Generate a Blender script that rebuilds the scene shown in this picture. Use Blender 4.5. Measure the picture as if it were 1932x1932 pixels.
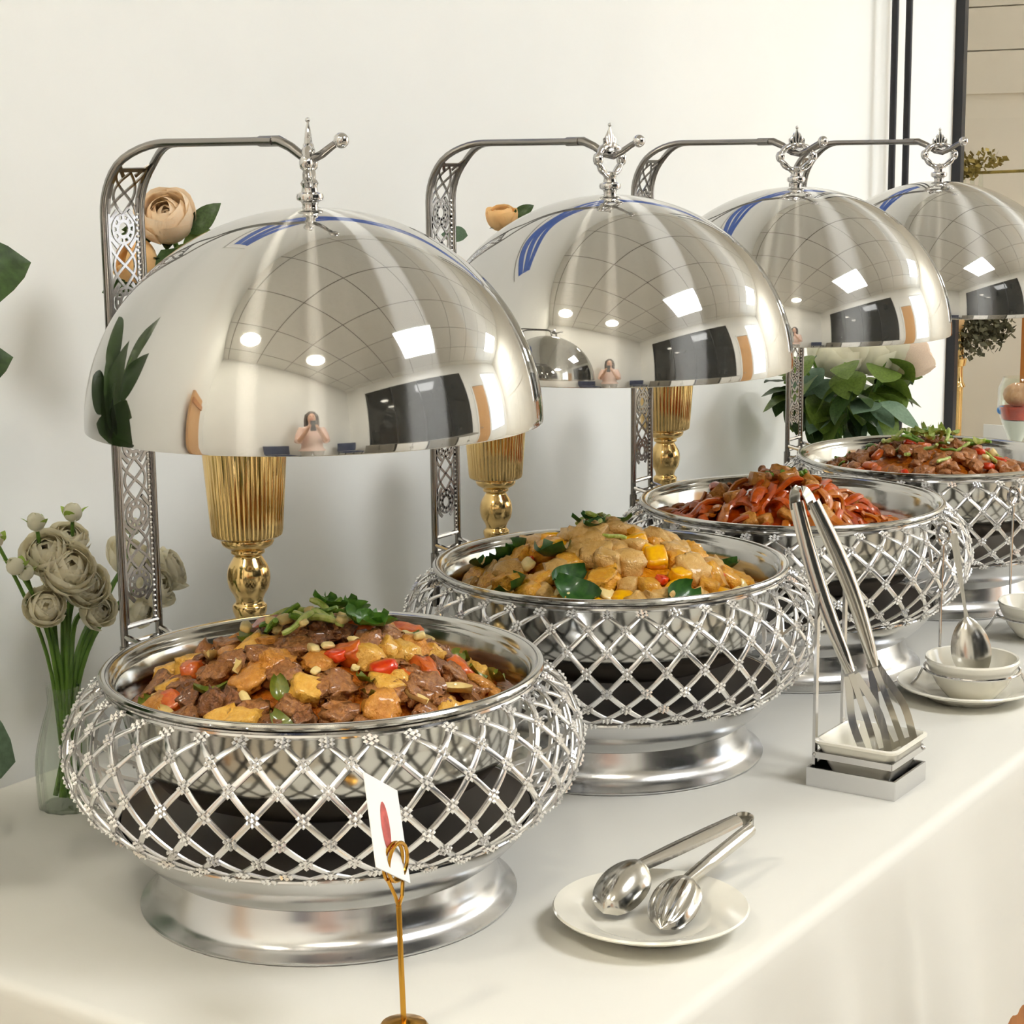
import bpy, bmesh, math, random
import numpy as np
from mathutils import Vector, Matrix, Euler, noise

for o in list(bpy.data.objects):
    bpy.data.objects.remove(o, do_unlink=True)
random.seed(11)
SC = bpy.context.scene
COL = SC.collection
PI = math.pi
T = 0.75                      # table height

# ------------------------------------------------------------------ camera
cd = bpy.data.cameras.new('camera')
cd.sensor_width = 36.0
cd.lens = 36.0 * 3619.5 / 1932.0
cd.clip_start = 0.02
cam = bpy.data.objects.new('camera', cd)
COL.objects.link(cam)
cR = Vector((0.5575, -0.8301, -0.0108)); cU = Vector((0.1569, 0.0926, 0.9833)); cF = Vector((0.8152, 0.5499, -0.1818))
cam.matrix_world = Matrix(((cR.x, cU.x, -cF.x, 0), (cR.y, cU.y, -cF.y, 0), (cR.z, cU.z, -cF.z, T + 0.6048), (0, 0, 0, 1)))
SC.camera = cam

# ------------------------------------------------------------------ world, exposure
w = bpy.data.worlds.new('world'); SC.world = w
w.use_nodes = True
w.node_tree.nodes['Background'].inputs[0].default_value = (0.85, 0.9, 0.95, 1)
w.node_tree.nodes['Background'].inputs[1].default_value = 4.0
SC.view_settings.view_transform = 'Standard'
SC.view_settings.look = 'None'
SC.view_settings.gamma = 1.0
SC.view_settings.use_curve_mapping = False
SC.view_settings.exposure = 0.68
LED = 15.5                    # radiance of the ceiling panels
SC.cycles.use_denoising = True
SC.cycles.use_light_tree = False
SC.cycles.max_bounces = 6
SC.cycles.diffuse_bounces = 4
SC.cycles.glossy_bounces = 4
SC.cycles.transmission_bounces = 4
SC.cycles.transparent_max_bounces = 12
SC.cycles.use_adaptive_sampling = True
SC.cycles.adaptive_threshold = 0.09
SC.cycles.adaptive_min_samples = 10
SC.cycles.caustics_reflective = False
SC.cycles.caustics_refractive = False
SC.cycles.sample_clamp_indirect = 6.0

pd = bpy.data.lights.new('window_portal', 'AREA'); pd.shape = 'RECTANGLE'; pd.size = 1.3; pd.size_y = 1.6; pd.cycles.is_portal = True
po = bpy.data.objects.new('window_portal', pd); COL.objects.link(po); po.location = (4.5, -1.96, 1.60); po.rotation_euler = (math.radians(90), 0, 0)
# ------------------------------------------------------------------ materials
MATS = {}
def srgb(c):
    return tuple((x / 255 / 12.92 if x / 255 <= 0.04045 else ((x / 255 + 0.055) / 1.055) ** 2.4) for x in c)
def setin(b, k, v):
    if k in b.inputs: b.inputs[k].default_value = v
def mat(name, rgb, rough=0.5, metal=0.0, var=0.0, vscale=20.0, bump=0.0, bscale=60.0, coat=0.0, trans=0.0, ior=1.45,
        sss=0.0, aniso=0.0, emit=0.0, rgb2=None, spec=None, stretch=None, trl=0.0):
    """principled material; rgb are sRGB 0-255; colour varies by object-space noise"""
    m = bpy.data.materials.new(name); MATS[name] = m
    m.use_nodes = True
    nt = m.node_tree; N = nt.nodes; L = nt.links
    b = N['Principled BSDF']
    c = srgb(rgb)
    b.inputs['Base Color'].default_value = (*c, 1)
    b.inputs['Roughness'].default_value = rough
    b.inputs['Metallic'].default_value = metal
    b.inputs['IOR'].default_value = ior
    setin(b, 'Transmission Weight', trans)
    setin(b, 'Coat Weight', coat); setin(b, 'Coat Roughness', 0.08)
    if spec is not None: setin(b, 'Specular IOR Level', spec)
    if sss: setin(b, 'Subsurface Weight', sss); setin(b, 'Subsurface Radius', (0.01, 0.006, 0.003)); setin(b, 'Subsurface Scale', 0.3)
    if emit:
        setin(b, 'Emission Color', (*c, 1)); setin(b, 'Emission Strength', emit)
    if aniso:
        setin(b, 'Anisotropic', aniso)
        tg = N.new('ShaderNodeTangent'); tg.direction_type = 'RADIAL'; tg.axis = 'Z'
        L.new(tg.outputs[0], b.inputs['Tangent'])
    tc = None
    if var or bump or rgb2:
        tc = N.new('ShaderNodeTexCoord'); src = tc.outputs['Object']
        if stretch:
            mp = N.new('ShaderNodeMapping'); mp.inputs['Scale'].default_value = stretch
            L.new(src, mp.inputs['Vector']); src = mp.outputs[0]
    if var or rgb2:
        n = N.new('ShaderNodeTexNoise'); n.inputs['Scale'].default_value = vscale; n.inputs['Detail'].default_value = 4
        L.new(src, n.inputs['Vector'])
        r = N.new('ShaderNodeValToRGB')
        c2 = srgb(rgb2) if rgb2 else tuple(min(1, x * (1 + var)) for x in c)
        c1 = c if rgb2 else tuple(x * (1 - var) for x in c)
        r.color_ramp.elements[0].position = 0.35; r.color_ramp.elements[0].color = (*c1, 1)
        r.color_ramp.elements[1].position = 0.65; r.color_ramp.elements[1].color = (*c2, 1)
        L.new(n.outputs['Fac'], r.inputs['Fac']); L.new(r.outputs['Color'], b.inputs['Base Color'])
    if bump:
        n2 = N.new('ShaderNodeTexNoise'); n2.inputs['Scale'].default_value = bscale; n2.inputs['Detail'].default_value = 3
        L.new(src, n2.inputs['Vector'])
        bp = N.new('ShaderNodeBump'); bp.inputs['Strength'].default_value = bump; bp.inputs['Distance'].default_value = 0.002
        L.new(n2.outputs['Fac'], bp.inputs['Height']); L.new(bp.outputs['Normal'], b.inputs['Normal'])
    if trl:
        out = N['Material Output']
        ms = N.new('ShaderNodeMixShader'); tr = N.new('ShaderNodeBsdfTranslucent')
        tr.inputs['Color'].default_value = (*c, 1); ms.inputs[0].default_value = trl
        L.new(b.outputs[0], ms.inputs[1]); L.new(tr.outputs[0], ms.inputs[2]); L.new(ms.outputs[0], out.inputs['Surface'])
    return m

mat('wall_paint', (247, 247, 243), 0.75, var=0.015, vscale=3, bump=0.03, bscale=180)
mat('wall_beige', (244, 237, 222), 0.6, var=0.02, vscale=4)
mat('wall_grey', (249, 248, 243), 0.7, var=0.02, vscale=3)
mat('ceiling_tile', (238, 236, 229), 0.85, var=0.03, vscale=30, bump=0.1, bscale=200)
mat('ceiling_grid', (110, 106, 96), 0.6)
mat('floor_wood', (196, 186, 168), 0.4, rgb2=(206, 197, 180), vscale=6, stretch=(1, 9, 1))
mat('led', (251, 252, 252), 0.4, emit=LED)
mat('warm_lamp', (255, 248, 232), 0.4, emit=38.0)  # glow of the two added fill lights behind the camera
mat('led_frame', (235, 235, 232), 0.4)
mat('black_metal', (46, 46, 48), 0.38, metal=0.3, spec=0.4)
mat('dark_glass', (22, 25, 26), 0.08, spec=0.5, var=0.3, vscale=2)
mat('cloth', (222, 220, 212), 0.62, var=0.012, vscale=5, bump=0.55, bscale=7, stretch=(0.6, 2.0, 1), sss=0.0, spec=0.3)
mat('table_wood', (150, 110, 70), 0.5, var=0.1, vscale=12)
mat('chrome', (206, 204, 202), 0.13, metal=1.0)
mat('lattice', (236, 235, 234), 0.27, metal=1.0)
mat('pan_steel', (196, 194, 188), 0.12, metal=1.0, aniso=0.4, bump=0.03, bscale=90)
mat('satin', (212, 212, 212), 0.2, metal=1.0, aniso=0.7)
mat('gunmetal', (150, 146, 142), 0.22, metal=1.0)
mat('basin_dark', (100, 92, 84), 0.4, metal=0.7)
mat('stone', (250, 248, 244), 0.12, metal=0.55, coat=0.6)
mat('tong_steel', (205, 202, 194), 0.17, metal=1.0, bump=0.04, bscale=160, stretch=(1, 1, 0.1))
mat('gold', (240, 206, 140), 0.14, metal=1.0, var=0.05, vscale=8)
mat('brass_wire', (196, 146, 58), 0.2, metal=1.0)
mat('porcelain', (240, 236, 222), 0.18, coat=0.5, spec=0.5)


mat('water', (240, 246, 232), 0.0, trans=1.0, ior=1.2)
mat('stem_green', (92, 128, 44), 0.45, var=0.2, vscale=40)
mat('leaf_dark', (60, 82, 40), 0.38, var=0.3, vscale=18, trl=0.12)
mat('leaf_mid', (104, 126, 50), 0.42, var=0.25, vscale=16, trl=0.18)
mat('leaf_pale', (116, 142, 116), 0.5, var=0.15, vscale=16, trl=0.15)
mat('leaf_bud', (168, 196, 84), 0.5, var=0.15, vscale=30, trl=0.2)
mat('petal_cream', (255, 247, 220), 0.6, rgb2=(255, 251, 236), vscale=40, trl=0.35)
mat('petal_white', (252, 248, 226), 0.6, var=0.02, vscale=30, trl=0.35)
mat('petal_peach', (255, 232, 200), 0.55, rgb2=(255, 241, 218), vscale=30, trl=0.35)
mat('petal_orange', (252, 212, 150), 0.55, var=0.06, vscale=30, trl=0.35)
mat('petal_blush', (250, 226, 202), 0.55, var=0.08, vscale=30, trl=0.2)
mat('petal_core', (252, 238, 200), 0.6, var=0.1, vscale=60)
mat('dried', (96, 94, 70), 0.7, var=0.35, vscale=60)
mat('dried_gold', (150, 132, 66), 0.6, var=0.3, vscale=60)
mat('pine', (206, 136, 66), 0.5, rgb2=(188, 118, 52), vscale=8, stretch=(6, 6, 0.8))
mat('peach_wood', (228, 178, 122), 0.5, rgb2=(216, 160, 100), vscale=8, stretch=(6, 6, 0.8))
mat('paper', (246, 244, 240), 0.7)
mat('print_red', (196, 96, 88), 0.7, var=0.2, vscale=120)
mat('print_blue', (36, 92, 190), 0.5)
mat('navy', (44, 58, 92), 0.7, var=0.1, vscale=20)
mat('skin', (222, 172, 142), 0.5, sss=0.1)
mat('hair', (58, 44, 36), 0.5, var=0.2, vscale=60)
mat('pink_cloth', (232, 198, 184), 0.8, var=0.05, vscale=30)
mat('trouser', (176, 172, 166), 0.8)
mat('phone', (30, 30, 34), 0.25)
mat('grey_box', (128, 122, 110), 0.6, var=0.08, vscale=6)
mat('cup_red', (206, 78, 60), 0.5, var=0.2, vscale=60)
mat('cup_blue', (70, 140, 214), 0.5, var=0.1, vscale=60)
mat('cup_tan', (204, 156, 120), 0.6, var=0.15, vscale=60)
# food
F = dict(bump=0.7, bscale=650, coat=0.4)
mat('beef', (136, 84, 42), 0.42, rgb2=(178, 120, 64), vscale=288, **F)
mat('beef_dark', (108, 64, 32), 0.42, rgb2=(150, 94, 48), vscale=288, **F)
mat('potato', (219, 159, 52), 0.4, rgb2=(234, 184, 83), vscale=224, **F)
mat('potato_brown', (193, 122, 33), 0.4, rgb2=(217, 150, 62), vscale=224, **F)
mat('carrot', (214, 106, 28), 0.32, rgb2=(192, 78, 20), vscale=160, bump=0.2, bscale=600, coat=0.5)
mat('tomato', (204, 40, 8), 0.3, rgb2=(224, 74, 17), vscale=192, bump=0.1, bscale=400, coat=0.6)
mat('garlic', (234, 209, 139), 0.4, var=0.06, vscale=192, bump=0.15, bscale=480, coat=0.4)
mat('pepper_green', (125, 128, 32), 0.35, rgb2=(92, 105, 23), vscale=192, bump=0.15, bscale=400, coat=0.5)
mat('pepper_yellow', (246, 187, 4), 0.3, rgb2=(234, 161, 4), vscale=160, bump=0.1, bscale=400, coat=0.6)
mat('scallion', (146, 176, 55), 0.4, rgb2=(202, 209, 127), vscale=192, coat=0.3)
mat('scallion_dark', (86, 131, 31), 0.4, rgb2=(127, 164, 52), vscale=192, coat=0.3)
mat('cilantro', (63, 111, 24), 0.45, rgb2=(90, 137, 39), vscale=256, coat=0.2, trl=0.15)
mat('greens_dark', (36, 81, 31), 0.4, rgb2=(62, 108, 42), vscale=192, coat=0.3, trl=0.1)
mat('mushroom', (207, 159, 81), 0.42, rgb2=(222, 181, 110), vscale=160, **F)
mat('golden_fry', (212, 144, 25), 0.4, rgb2=(227, 168, 52), vscale=192, **F)
mat('strip_orange', (211, 90, 8), 0.32, rgb2=(181, 74, 8), vscale=192, bump=0.3, bscale=640, coat=0.6)
mat('strip_brown', (182, 95, 13), 0.34, rgb2=(204, 118, 26), vscale=192, bump=0.3, bscale=640, coat=0.6)
mat('pork', (166, 100, 50), 0.4, rgb2=(196, 132, 76), vscale=256, **F)
mat('sesame', (241, 225, 179), 0.5)
mat('sauce_brown', (170, 84, 14), 0.2, rgb2=(200, 112, 24), vscale=160, bump=0.9, bscale=440, coat=0.8)
mat('sauce_gold', (201, 119, 4), 0.22, rgb2=(219, 146, 20), vscale=160, bump=0.9, bscale=440, coat=0.8)
mat('sauce_red', (154, 47, 4), 0.16, rgb2=(177, 66, 4), vscale=128, bump=0.4, bscale=280, coat=0.9)

def mirror_dome():
    m = bpy.data.materials.new('dome_steel'); MATS['dome_steel'] = m
    m.use_nodes = True
    nt = m.node_tree; N = nt.nodes; L = nt.links
    b = N['Principled BSDF']; col = srgb((208, 207, 203))
    b.inputs['Base Color'].default_value = (*col, 1); b.inputs['Metallic'].default_value = 1; b.inputs['Roughness'].default_value = 0.035
    g = N.new('ShaderNodeBsdfAnisotropic'); g.inputs['Color'].default_value = (*col, 1)
    g.inputs['Roughness'].default_value = 0.36; g.inputs['Anisotropy'].default_value = 0.95
    tg = N.new('ShaderNodeTangent'); tg.direction_type = 'RADIAL'; tg.axis = 'Z'
    L.new(tg.outputs[0], g.inputs['Tangent'])
    ms = N.new('ShaderNodeMixShader'); ms.inputs[0].default_value = 0.2
    L.new(b.outputs[0], ms.inputs[1]); L.new(g.outputs[0], ms.inputs[2])
    L.new(ms.outputs[0], N['Material Output'].inputs['Surface'])
mirror_dome()
def clear_glass(name, tint):
    m = bpy.data.materials.new(name); MATS[name] = m
    m.use_nodes = True
    N = m.node_tree.nodes; L = m.node_tree.links
    N.remove(N['Principled BSDF'])
    tr = N.new('ShaderNodeBsdfTransparent'); tr.inputs['Color'].default_value = (*tint, 1)
    gl = N.new('ShaderNodeBsdfGlossy'); gl.inputs['Roughness'].default_value = 0.03
    lw = N.new('ShaderNodeLayerWeight'); lw.inputs['Blend'].default_value = 0.5
    pw = N.new('ShaderNodeMath'); pw.operation = 'POWER'; pw.inputs[1].default_value = 2.6; L.new(lw.outputs['Facing'], pw.inputs[0])
    fr = N.new('ShaderNodeMath'); fr.operation = 'MULTIPLY_ADD'; fr.inputs[1].default_value = 0.8; fr.inputs[2].default_value = 0.04; L.new(pw.outputs[0], fr.inputs[0])
    ms = N.new('ShaderNodeMixShader')
    L.new(fr.outputs[0], ms.inputs[0]); L.new(tr.outputs[0], ms.inputs[1]); L.new(gl.outputs[0], ms.inputs[2]); L.new(ms.outputs[0], N['Material Output'].inputs['Surface'])
clear_glass('glass', (.965, .985, .955)); clear_glass('glass_thin', (.97, .985, 1.0))

# ------------------------------------------------------------------ mesh helpers
class MB:
    def __init__(s): s.v = []; s.f = []
    def add(s, vs, fs):
        k = len(s.v); s.v += [tuple(p) for p in vs]; s.f += [tuple(i + k for i in f) for f in fs]
        return s
    def box(s, c, d, rz=0.0, M=None):
        cx, cy, cz = c; a, b, h = d[0] / 2, d[1] / 2, d[2] / 2
        ca, sa = math.cos(rz), math.sin(rz); vs = []
        for z in (-h, h):
            for x, y in ((-a, -b), (a, -b), (a, b), (-a, b)):
                p = Vector((cx + x * ca - y * sa, cy + x * sa + y * ca, cz + z))
                vs.append(M @ p if M else p)
        return s.add(vs, [(3, 2, 1, 0), (4, 5, 6, 7), (0, 1, 5, 4), (1, 2, 6, 5), (2, 3, 7, 6), (3, 0, 4, 7)])
    def lathe(s, prof, n=48, c=(0, 0, 0), rfun=None, close=False):
        vs = []; fs = []; m = len(prof)
        for i in range(n):
            a = 2 * PI * i / n
            for j, (r, z) in enumerate(prof):
                rr = rfun(r, z, a, j) if rfun else r
                vs.append((c[0] + rr * math.cos(a), c[1] + rr * math.sin(a), c[2] + z))
        for i in range(n):
            i2 = (i + 1) % n
            for j in range(m - 1 if not close else m):
                j2 = (j + 1) % m
                fs.append((i * m + j, i2 * m + j, i2 * m + j2, i * m + j2))
        return s.add(vs, fs)
    def tube(s, pts, rad, n=8, caps=True, flat=1.0, closed=False, up=None):
        pts = [Vector(p) for p in pts]; m = len(pts)
        if not hasattr(rad, '__len__'): rad = [rad] * m
        vs = []; prev = None
        for i in range(m):
            if closed: t = pts[(i + 1) % m] - pts[i - 1]
            else: t = pts[min(i + 1, m - 1)] - pts[max(i - 1, 0)]
            if t.length < 1e-9: t = Vector((0, 0, 1))
            t.normalize()
            if up is not None: a = Vector(up)
            elif prev is not None: a = prev
            else: a = Vector((0, 0, 1)) if abs(t.z) < 0.9 else Vector((1, 0, 0))
            nrm = a - t * a.dot(t)
            if nrm.length < 1e-6: nrm = t.orthogonal()
            nrm.normalize(); prev = nrm; bi = t.cross(nrm)
            for k in range(n):
                q = 2 * PI * k / n
                vs.append(pts[i] + (nrm * math.cos(q) * flat + bi * math.sin(q)) * rad[i])
        fs = []
        for i in range(m if closed else m - 1):
            i2 = (i + 1) % m
            for k in range(n):
                k2 = (k + 1) % n
                fs.append((i * n + k, i * n + k2, i2 * n + k2, i2 * n + k))
        if caps and not closed:
            fs.append(tuple(range(n - 1, -1, -1))); fs.append(tuple((m - 1) * n + k for k in range(n)))
        return s.add(vs, fs)
    def sweep(s, pts, ups, sec, scales=None):
        """closed 2-D section (a along side, b along up) swept along pts"""
        pts = [Vector(p) for p in pts]; m = len(pts); n = len(sec); vs = []
        for i in range(m):
            t = (pts[min(i + 1, m - 1)] - pts[max(i - 1, 0)]).normalized()
            u = Vector(ups[i] if isinstance(ups, list) else ups); u = (u - t * u.dot(t)).normalized(); sd = t.cross(u)
            k = scales[i] if scales else 1
            for a, b in sec: vs.append(pts[i] + sd * a * k + u * b)
        fs = [(i * n + k, i * n + (k + 1) % n, (i + 1) * n + (k + 1) % n, (i + 1) * n + k) for i in range(m - 1) for k in range(n)]
        fs.append(tuple(range(n - 1, -1, -1))); fs.append(tuple((m - 1) * n + k for k in range(n)))
        return s.add(vs, fs)
    def ball(s, c, r, n=10, sz=(1, 1, 1)):
        m = max(4, n // 2 + 1); vs = [(c[0], c[1], c[2] + r * sz[2])]; fs = []
        for j in range(1, m):
            p = PI * j / m
            for i in range(n):
                a = 2 * PI * i / n
                vs.append((c[0] + r * sz[0] * math.sin(p) * math.cos(a), c[1] + r * sz[1] * math.sin(p) * math.sin(a), c[2] + r * sz[2] * math.cos(p)))
        vs.append((c[0], c[1], c[2] - r * sz[2])); e = len(vs) - 1
        for i in range(n):
            i2 = (i + 1) % n
            fs.append((0, 1 + i, 1 + i2)); fs.append((e, e - n + i2, e - n + i))
            for j in range(m - 2):
                fs.append((1 + j * n + i, 1 + (j + 1) * n + i, 1 + (j + 1) * n + i2, 1 + j * n + i2))
        return s.add(vs, fs)
    def grid(s, fn, nu, nv):
        vs = [fn(i / nu, j / nv) for i in range(nu + 1) for j in range(nv + 1)]
        fs = [(i * (nv + 1) + j, (i + 1) * (nv + 1) + j, (i + 1) * (nv + 1) + j + 1, i * (nv + 1) + j + 1) for i in range(nu) for j in range(nv)]
        return s.add(vs, fs)
    def mesh(s, name, m, smooth=True, weld=False):
        me = bpy.data.meshes.new(name); me.from_pydata(s.v, [], s.f)
        bm = bmesh.new(); bm.from_mesh(me)
        if weld: bmesh.ops.remove_doubles(bm, verts=bm.verts, dist=1e-6)
        bmesh.ops.recalc_face_normals(bm, faces=bm.faces)
        bm.to_mesh(me); bm.free()
        me.materials.append(MATS[m])
        if smooth:
            me.polygons.foreach_set('use_smooth', [True] * len(me.polygons))
            try: me.set_sharp_from_angle(angle=math.radians(38))
            except Exception: pass
        return me
    def obj(s, name, m, parent=None, smooth=True, weld=False):
        return link(name, s.mesh(name, m, smooth, weld), parent)

def link(name, me, parent=None, loc=None, rot=None, scale=None):
    o = bpy.data.objects.new(name, me); COL.objects.link(o)
    if parent: o.parent = parent
    if loc is not None: o.location = loc
    if rot is not None: o.rotation_euler = rot
    if scale is not None: o.scale = scale if hasattr(scale, '__len__') else (scale,) * 3
    return o
def tag(o, label, cat, group=None, kind=None):
    o['label'] = label
    if cat: o['category'] = cat
    if group: o['group'] = group
    if kind: o['kind'] = kind
    return o
def thing(name, label, cat, loc=(0, 0, 0), rz=0.0, group=None, kind=None):
    o = bpy.data.objects.new(name, None); COL.objects.link(o)
    o.empty_display_size = 0.05; o.location = loc; o.rotation_euler = (0, 0, rz)
    return tag(o, label, cat, group, kind)
def struct(name, mb, m, smooth=False):
    o = mb.obj(name, m, None, smooth); o['kind'] = 'structure'; return o
def cat_rom(pts, n):
    P = np.array(pts, float); out = []
    m = len(P)
    for q in np.linspace(0, m - 1, n):
        i = min(int(q), m - 2); t = q - i
        p0 = P[max(i - 1, 0)]; p1 = P[i]; p2 = P[i + 1]; p3 = P[min(i + 2, m - 1)]
        out.append(0.5 * ((2 * p1) + (-p0 + p2) * t + (2 * p0 - 5 * p1 + 4 * p2 - p3) * t * t + (-p0 + 3 * p1 - 3 * p2 + p3) * t ** 3))
    return [tuple(x) for x in out]
def bezier(a, b, c, d, n=12):
    a, b, c, d = map(Vector, (a, b, c, d))
    return [a * (1 - t) ** 3 + b * 3 * t * (1 - t) ** 2 + c * 3 * t * t * (1 - t) + d * t ** 3 for t in [i / (n - 1) for i in range(n)]]

# ------------------------------------------------------------------ the room
X0, X1, Y0, Y1, H = -0.78, 5.40, -1.85, 1.46, 2.70
XE = 3.765                                   # the long wall ends here
struct('floor', MB().box(((X0 + X1) / 2, 0.6, -0.05), (X1 - X0 + 0.4, 5.2, 0.1)), 'floor_wood')
struct('wall_left', MB().box(((X0 + XE) / 2, Y1 + 0.05, H / 2), (XE - X0, 0.10, H)), 'wall_paint')
struct('wall_back', MB().box((X0 - 0.05, (Y0 + Y1) / 2, H / 2), (0.10, Y1 - Y0 + 0.2, H)), 'wall_grey')
wf = struct('wall_far', MB().box((X1 + 0.05, 0.6, H / 2), (0.10, 5.1, H)), 'wall_beige')
struct('wall_side', MB().box(((XE + X1) / 2, 3.05, H / 2), (X1 - XE + 0.3, 0.10, H)), 'wall_beige')
struct('wall_return', MB().box((XE - 0.05, 2.28, H / 2), (0.10, 1.44, H)), 'wall_beige')
# boards on the far wall
bme = MB().box((0, 0, 0), (0.014, 4.8, 0.117)).mesh('board', 'wall_beige', False)
for k in range(6):
    link('board', bme, wf, (X1 - 0.006, 0.6, 1.5165 + 0.0605 + 0.121 * k))
bp = MB().box((0, 0, 0), (0.012, 1.05, 1.30)).mesh('wall_panel', 'wall_beige', False)
for k in range(4):
    link('wall_panel', bp, wf, (X1 - 0.005, -1.15 + 1.12 * k, 0.80))
# right-hand wall: plain piers and a long dark glazed opening
wr = struct('wall_right', MB().box((-0.48, Y0 - 0.05, H / 2), (0.62, 0.10, H)).box((1.31, Y0 - 0.05, 0.42), (2.96, 0.10, 0.84))
            .box((3.32, Y0 - 0.05, H / 2), (1.06, 0.10, H)).box((5.33, Y0 - 0.05, H / 2), (0.36, 0.10, H)).box((4.5, Y0 - 0.05, 0.40), (1.3, 0.10, 0.80)).box((4.5, Y0 - 0.05, 2.55), (1.3, 0.10, 0.30)).box((1.31, Y0 - 0.05, 2.58), (2.96, 0.10, 0.24)), 'wall_grey')
win = thing('window_1', 'long dark glazed opening in the right-hand wall', None, (1.31, Y0 - 0.03, 0.84), kind='structure')
for k in range(4):
    MB().box((-1.48 + 0.37 + k * 0.74, 0, 0.81), (0.72, 0.012, 1.62)).obj('pane', 'dark_glass', win, False)
for k in range(5):
    MB().box((-1.48 + k * 0.74, 0.01, 0.81), (0.03, 0.04, 1.62)).obj('mullion', 'black_metal', win, False)
w2 = thing('window_2', 'tall daylight window in the right-hand wall', None, (4.5, Y0 - 0.05, 0.80), kind='structure')
for k in range(2): MB().box((-0.325 + 0.65 * k, 0, 0.80), (0.60, 0.006, 1.56)).obj('pane', 'glass_thin', w2, False)
for k in range(3): MB().box((-0.633 + 0.633 * k, 0, 0.80), (0.035, 0.06, 1.60)).obj('mullion', 'led_frame', w2, False)
for z in (0.018, 1.582): MB().box((0, 0, z), (1.23, 0.06, 0.035)).obj('rail', 'led_frame', w2, False)
d1 = thing('door_1', 'pale wooden door in the right-hand wall beside the dark glazing', None, (3.42, Y0 + 0.012, 0), kind='structure')
MB().box((0, 0, 1.02), (0.62, 0.022, 2.02)).obj('door_leaf', 'peach_wood', d1, False)
for sx in (-1, 1): MB().box((sx * 0.345, 0.004, 1.04), (0.06, 0.03, 2.08)).obj('door_jamb', 'wall_paint', d1, False)
MB().box((0, 0.004, 2.07), (0.63, 0.03, 0.06)).obj('door_head', 'wall_paint', d1, False)
MB().tube([(-0.26, 0.012, 1.0), (-0.26, 0.05, 1.0), (-0.16, 0.05, 1.0)], 0.009, 8).obj('door_handle', 'chrome', d1)
# ceiling: grid above, one panel object per tile
ceil = struct('ceiling', MB().box(((X0 + X1) / 2, 0.6, H + 0.06), (X1 - X0 + 0.4, 5.2, 0.10)), 'ceiling_grid')
GX, GY, TS = 0.15, -0.45, 0.60
tme = MB().box((0, 0, 0), (TS - 0.012, TS - 0.012, 0.02)).mesh('ceiling_tile', 'ceiling_tile', False)
leds = [(2, -1), (7, -1)]
for i in range(-2, 9):
    for j in range(-3, 6):
        x = GX + TS * (i + 0.5); y = GY + TS * (j + 0.5)
        if (i, j) in leds: continue
        if x - 0.3 < X0 - 0.35 or x + 0.3 > X1 + 0.4 or y < Y0 - 0.3 or (y > 2.95) or (x < XE - 0.4 and y > Y1 + 0.28): continue
        link('ceiling_tile', tme, ceil, (x, y, H + 0.01))
for k, (i, j) in enumerate(leds):
    x = GX + TS * (i + 0.5); y = GY + TS * (j + 0.5)
    t = thing('ceiling_light', ['square white ceiling light panel over the table front', 'square white ceiling light panel near the far boarded wall', 'square white ceiling light panel beyond the end of the long wall'][k], 'ceiling light', (x, y, H))
    MB().box((0, 0, -0.010), (0.76, 0.76, 0.008)).obj('diffuser', 'led', t, False)
    fr = MB()
    for s in (-1, 1):
        fr.box((s * 0.388, 0, -0.008), (0.016, 0.792, 0.016)); fr.box((0, s * 0.388, -0.008), (0.76, 0.016, 0.016))
    fr.obj('frame', 'led_frame', t, False)
for k, (x, y) in enumerate(((-0.15, 1.05), (-0.15, -0.15))):  # invented warm fill lights, added to lift the shadows on wall and table
    t = thing('downlight', ['round warm ceiling light near the long wall behind the camera', 'round warm ceiling light above the person with the phone'][k], 'ceiling light', (x, y, H), group='round warm downlights')
    MB().lathe([(0, -.006), (.155, -.006), (.155, -.003), (0, -.003)], 40).obj('lens', 'warm_lamp', t)
    MB().lathe([(.155, -.002), (.155, -.010), (.170, -.006), (.172, 0)], 32).obj('bezel', 'led_frame', t)
# charcoal post where the long wall ends
trim = struct('trim_1', MB().box((XE + 0.01, Y1 - 0.010, 1.33), (0.019, 0.019, 2.66)), 'black_metal')

# banner high on the long wall, mirrored in the lids
bn = thing('wall_banner', 'white banner with blue wave stripes high on the long white wall', 'banner', (2.35, Y1 - 0.006, 1.84))
MB().box((0, 0, 0), (2.1, 0.004, 0.20)).obj('sheet', 'paper', bn, False)
for k in range(3):
    pts = [(-1.02 + 2.04 * q / 40, -0.004, 0.06 - 0.055 * k + 0.018 * math.sin(q * 0.45 + k)) for q in range(41)]
    m = MB(); m.sweep(pts, (0, -1, 0), [(-0.024, -0.001), (0.024, -0.001), (0.024, 0.001), (-0.024, 0.001)]); m.obj('stripe', 'print_blue', bn, False)

# ------------------------------------------------------------------ table and cloth
TX0, TX1, TY0, TY1 = 0.905, 3.33, 0.62, 1.435
tb = thing('banquet_table', 'long folding banquet table hidden under the white cloth', 'table', ((TX0 + TX1) / 2, (TY0 + TY1) / 2, 0))
MB().box((0, 0, T - 0.0165), (TX1 - TX0 - 0.02, TY1 - TY0 - 0.02, 0.025)).obj('table_top', 'table_wood', tb, False)
for sx in (-1, 1):
    for sy in (-1, 1):
        MB().tube([(sx * 1.08, sy * 0.33, 0), (sx * 1.08, sy * 0.33, T - 0.028)], 0.016, 10).obj('leg', 'black_metal', tb)

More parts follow.
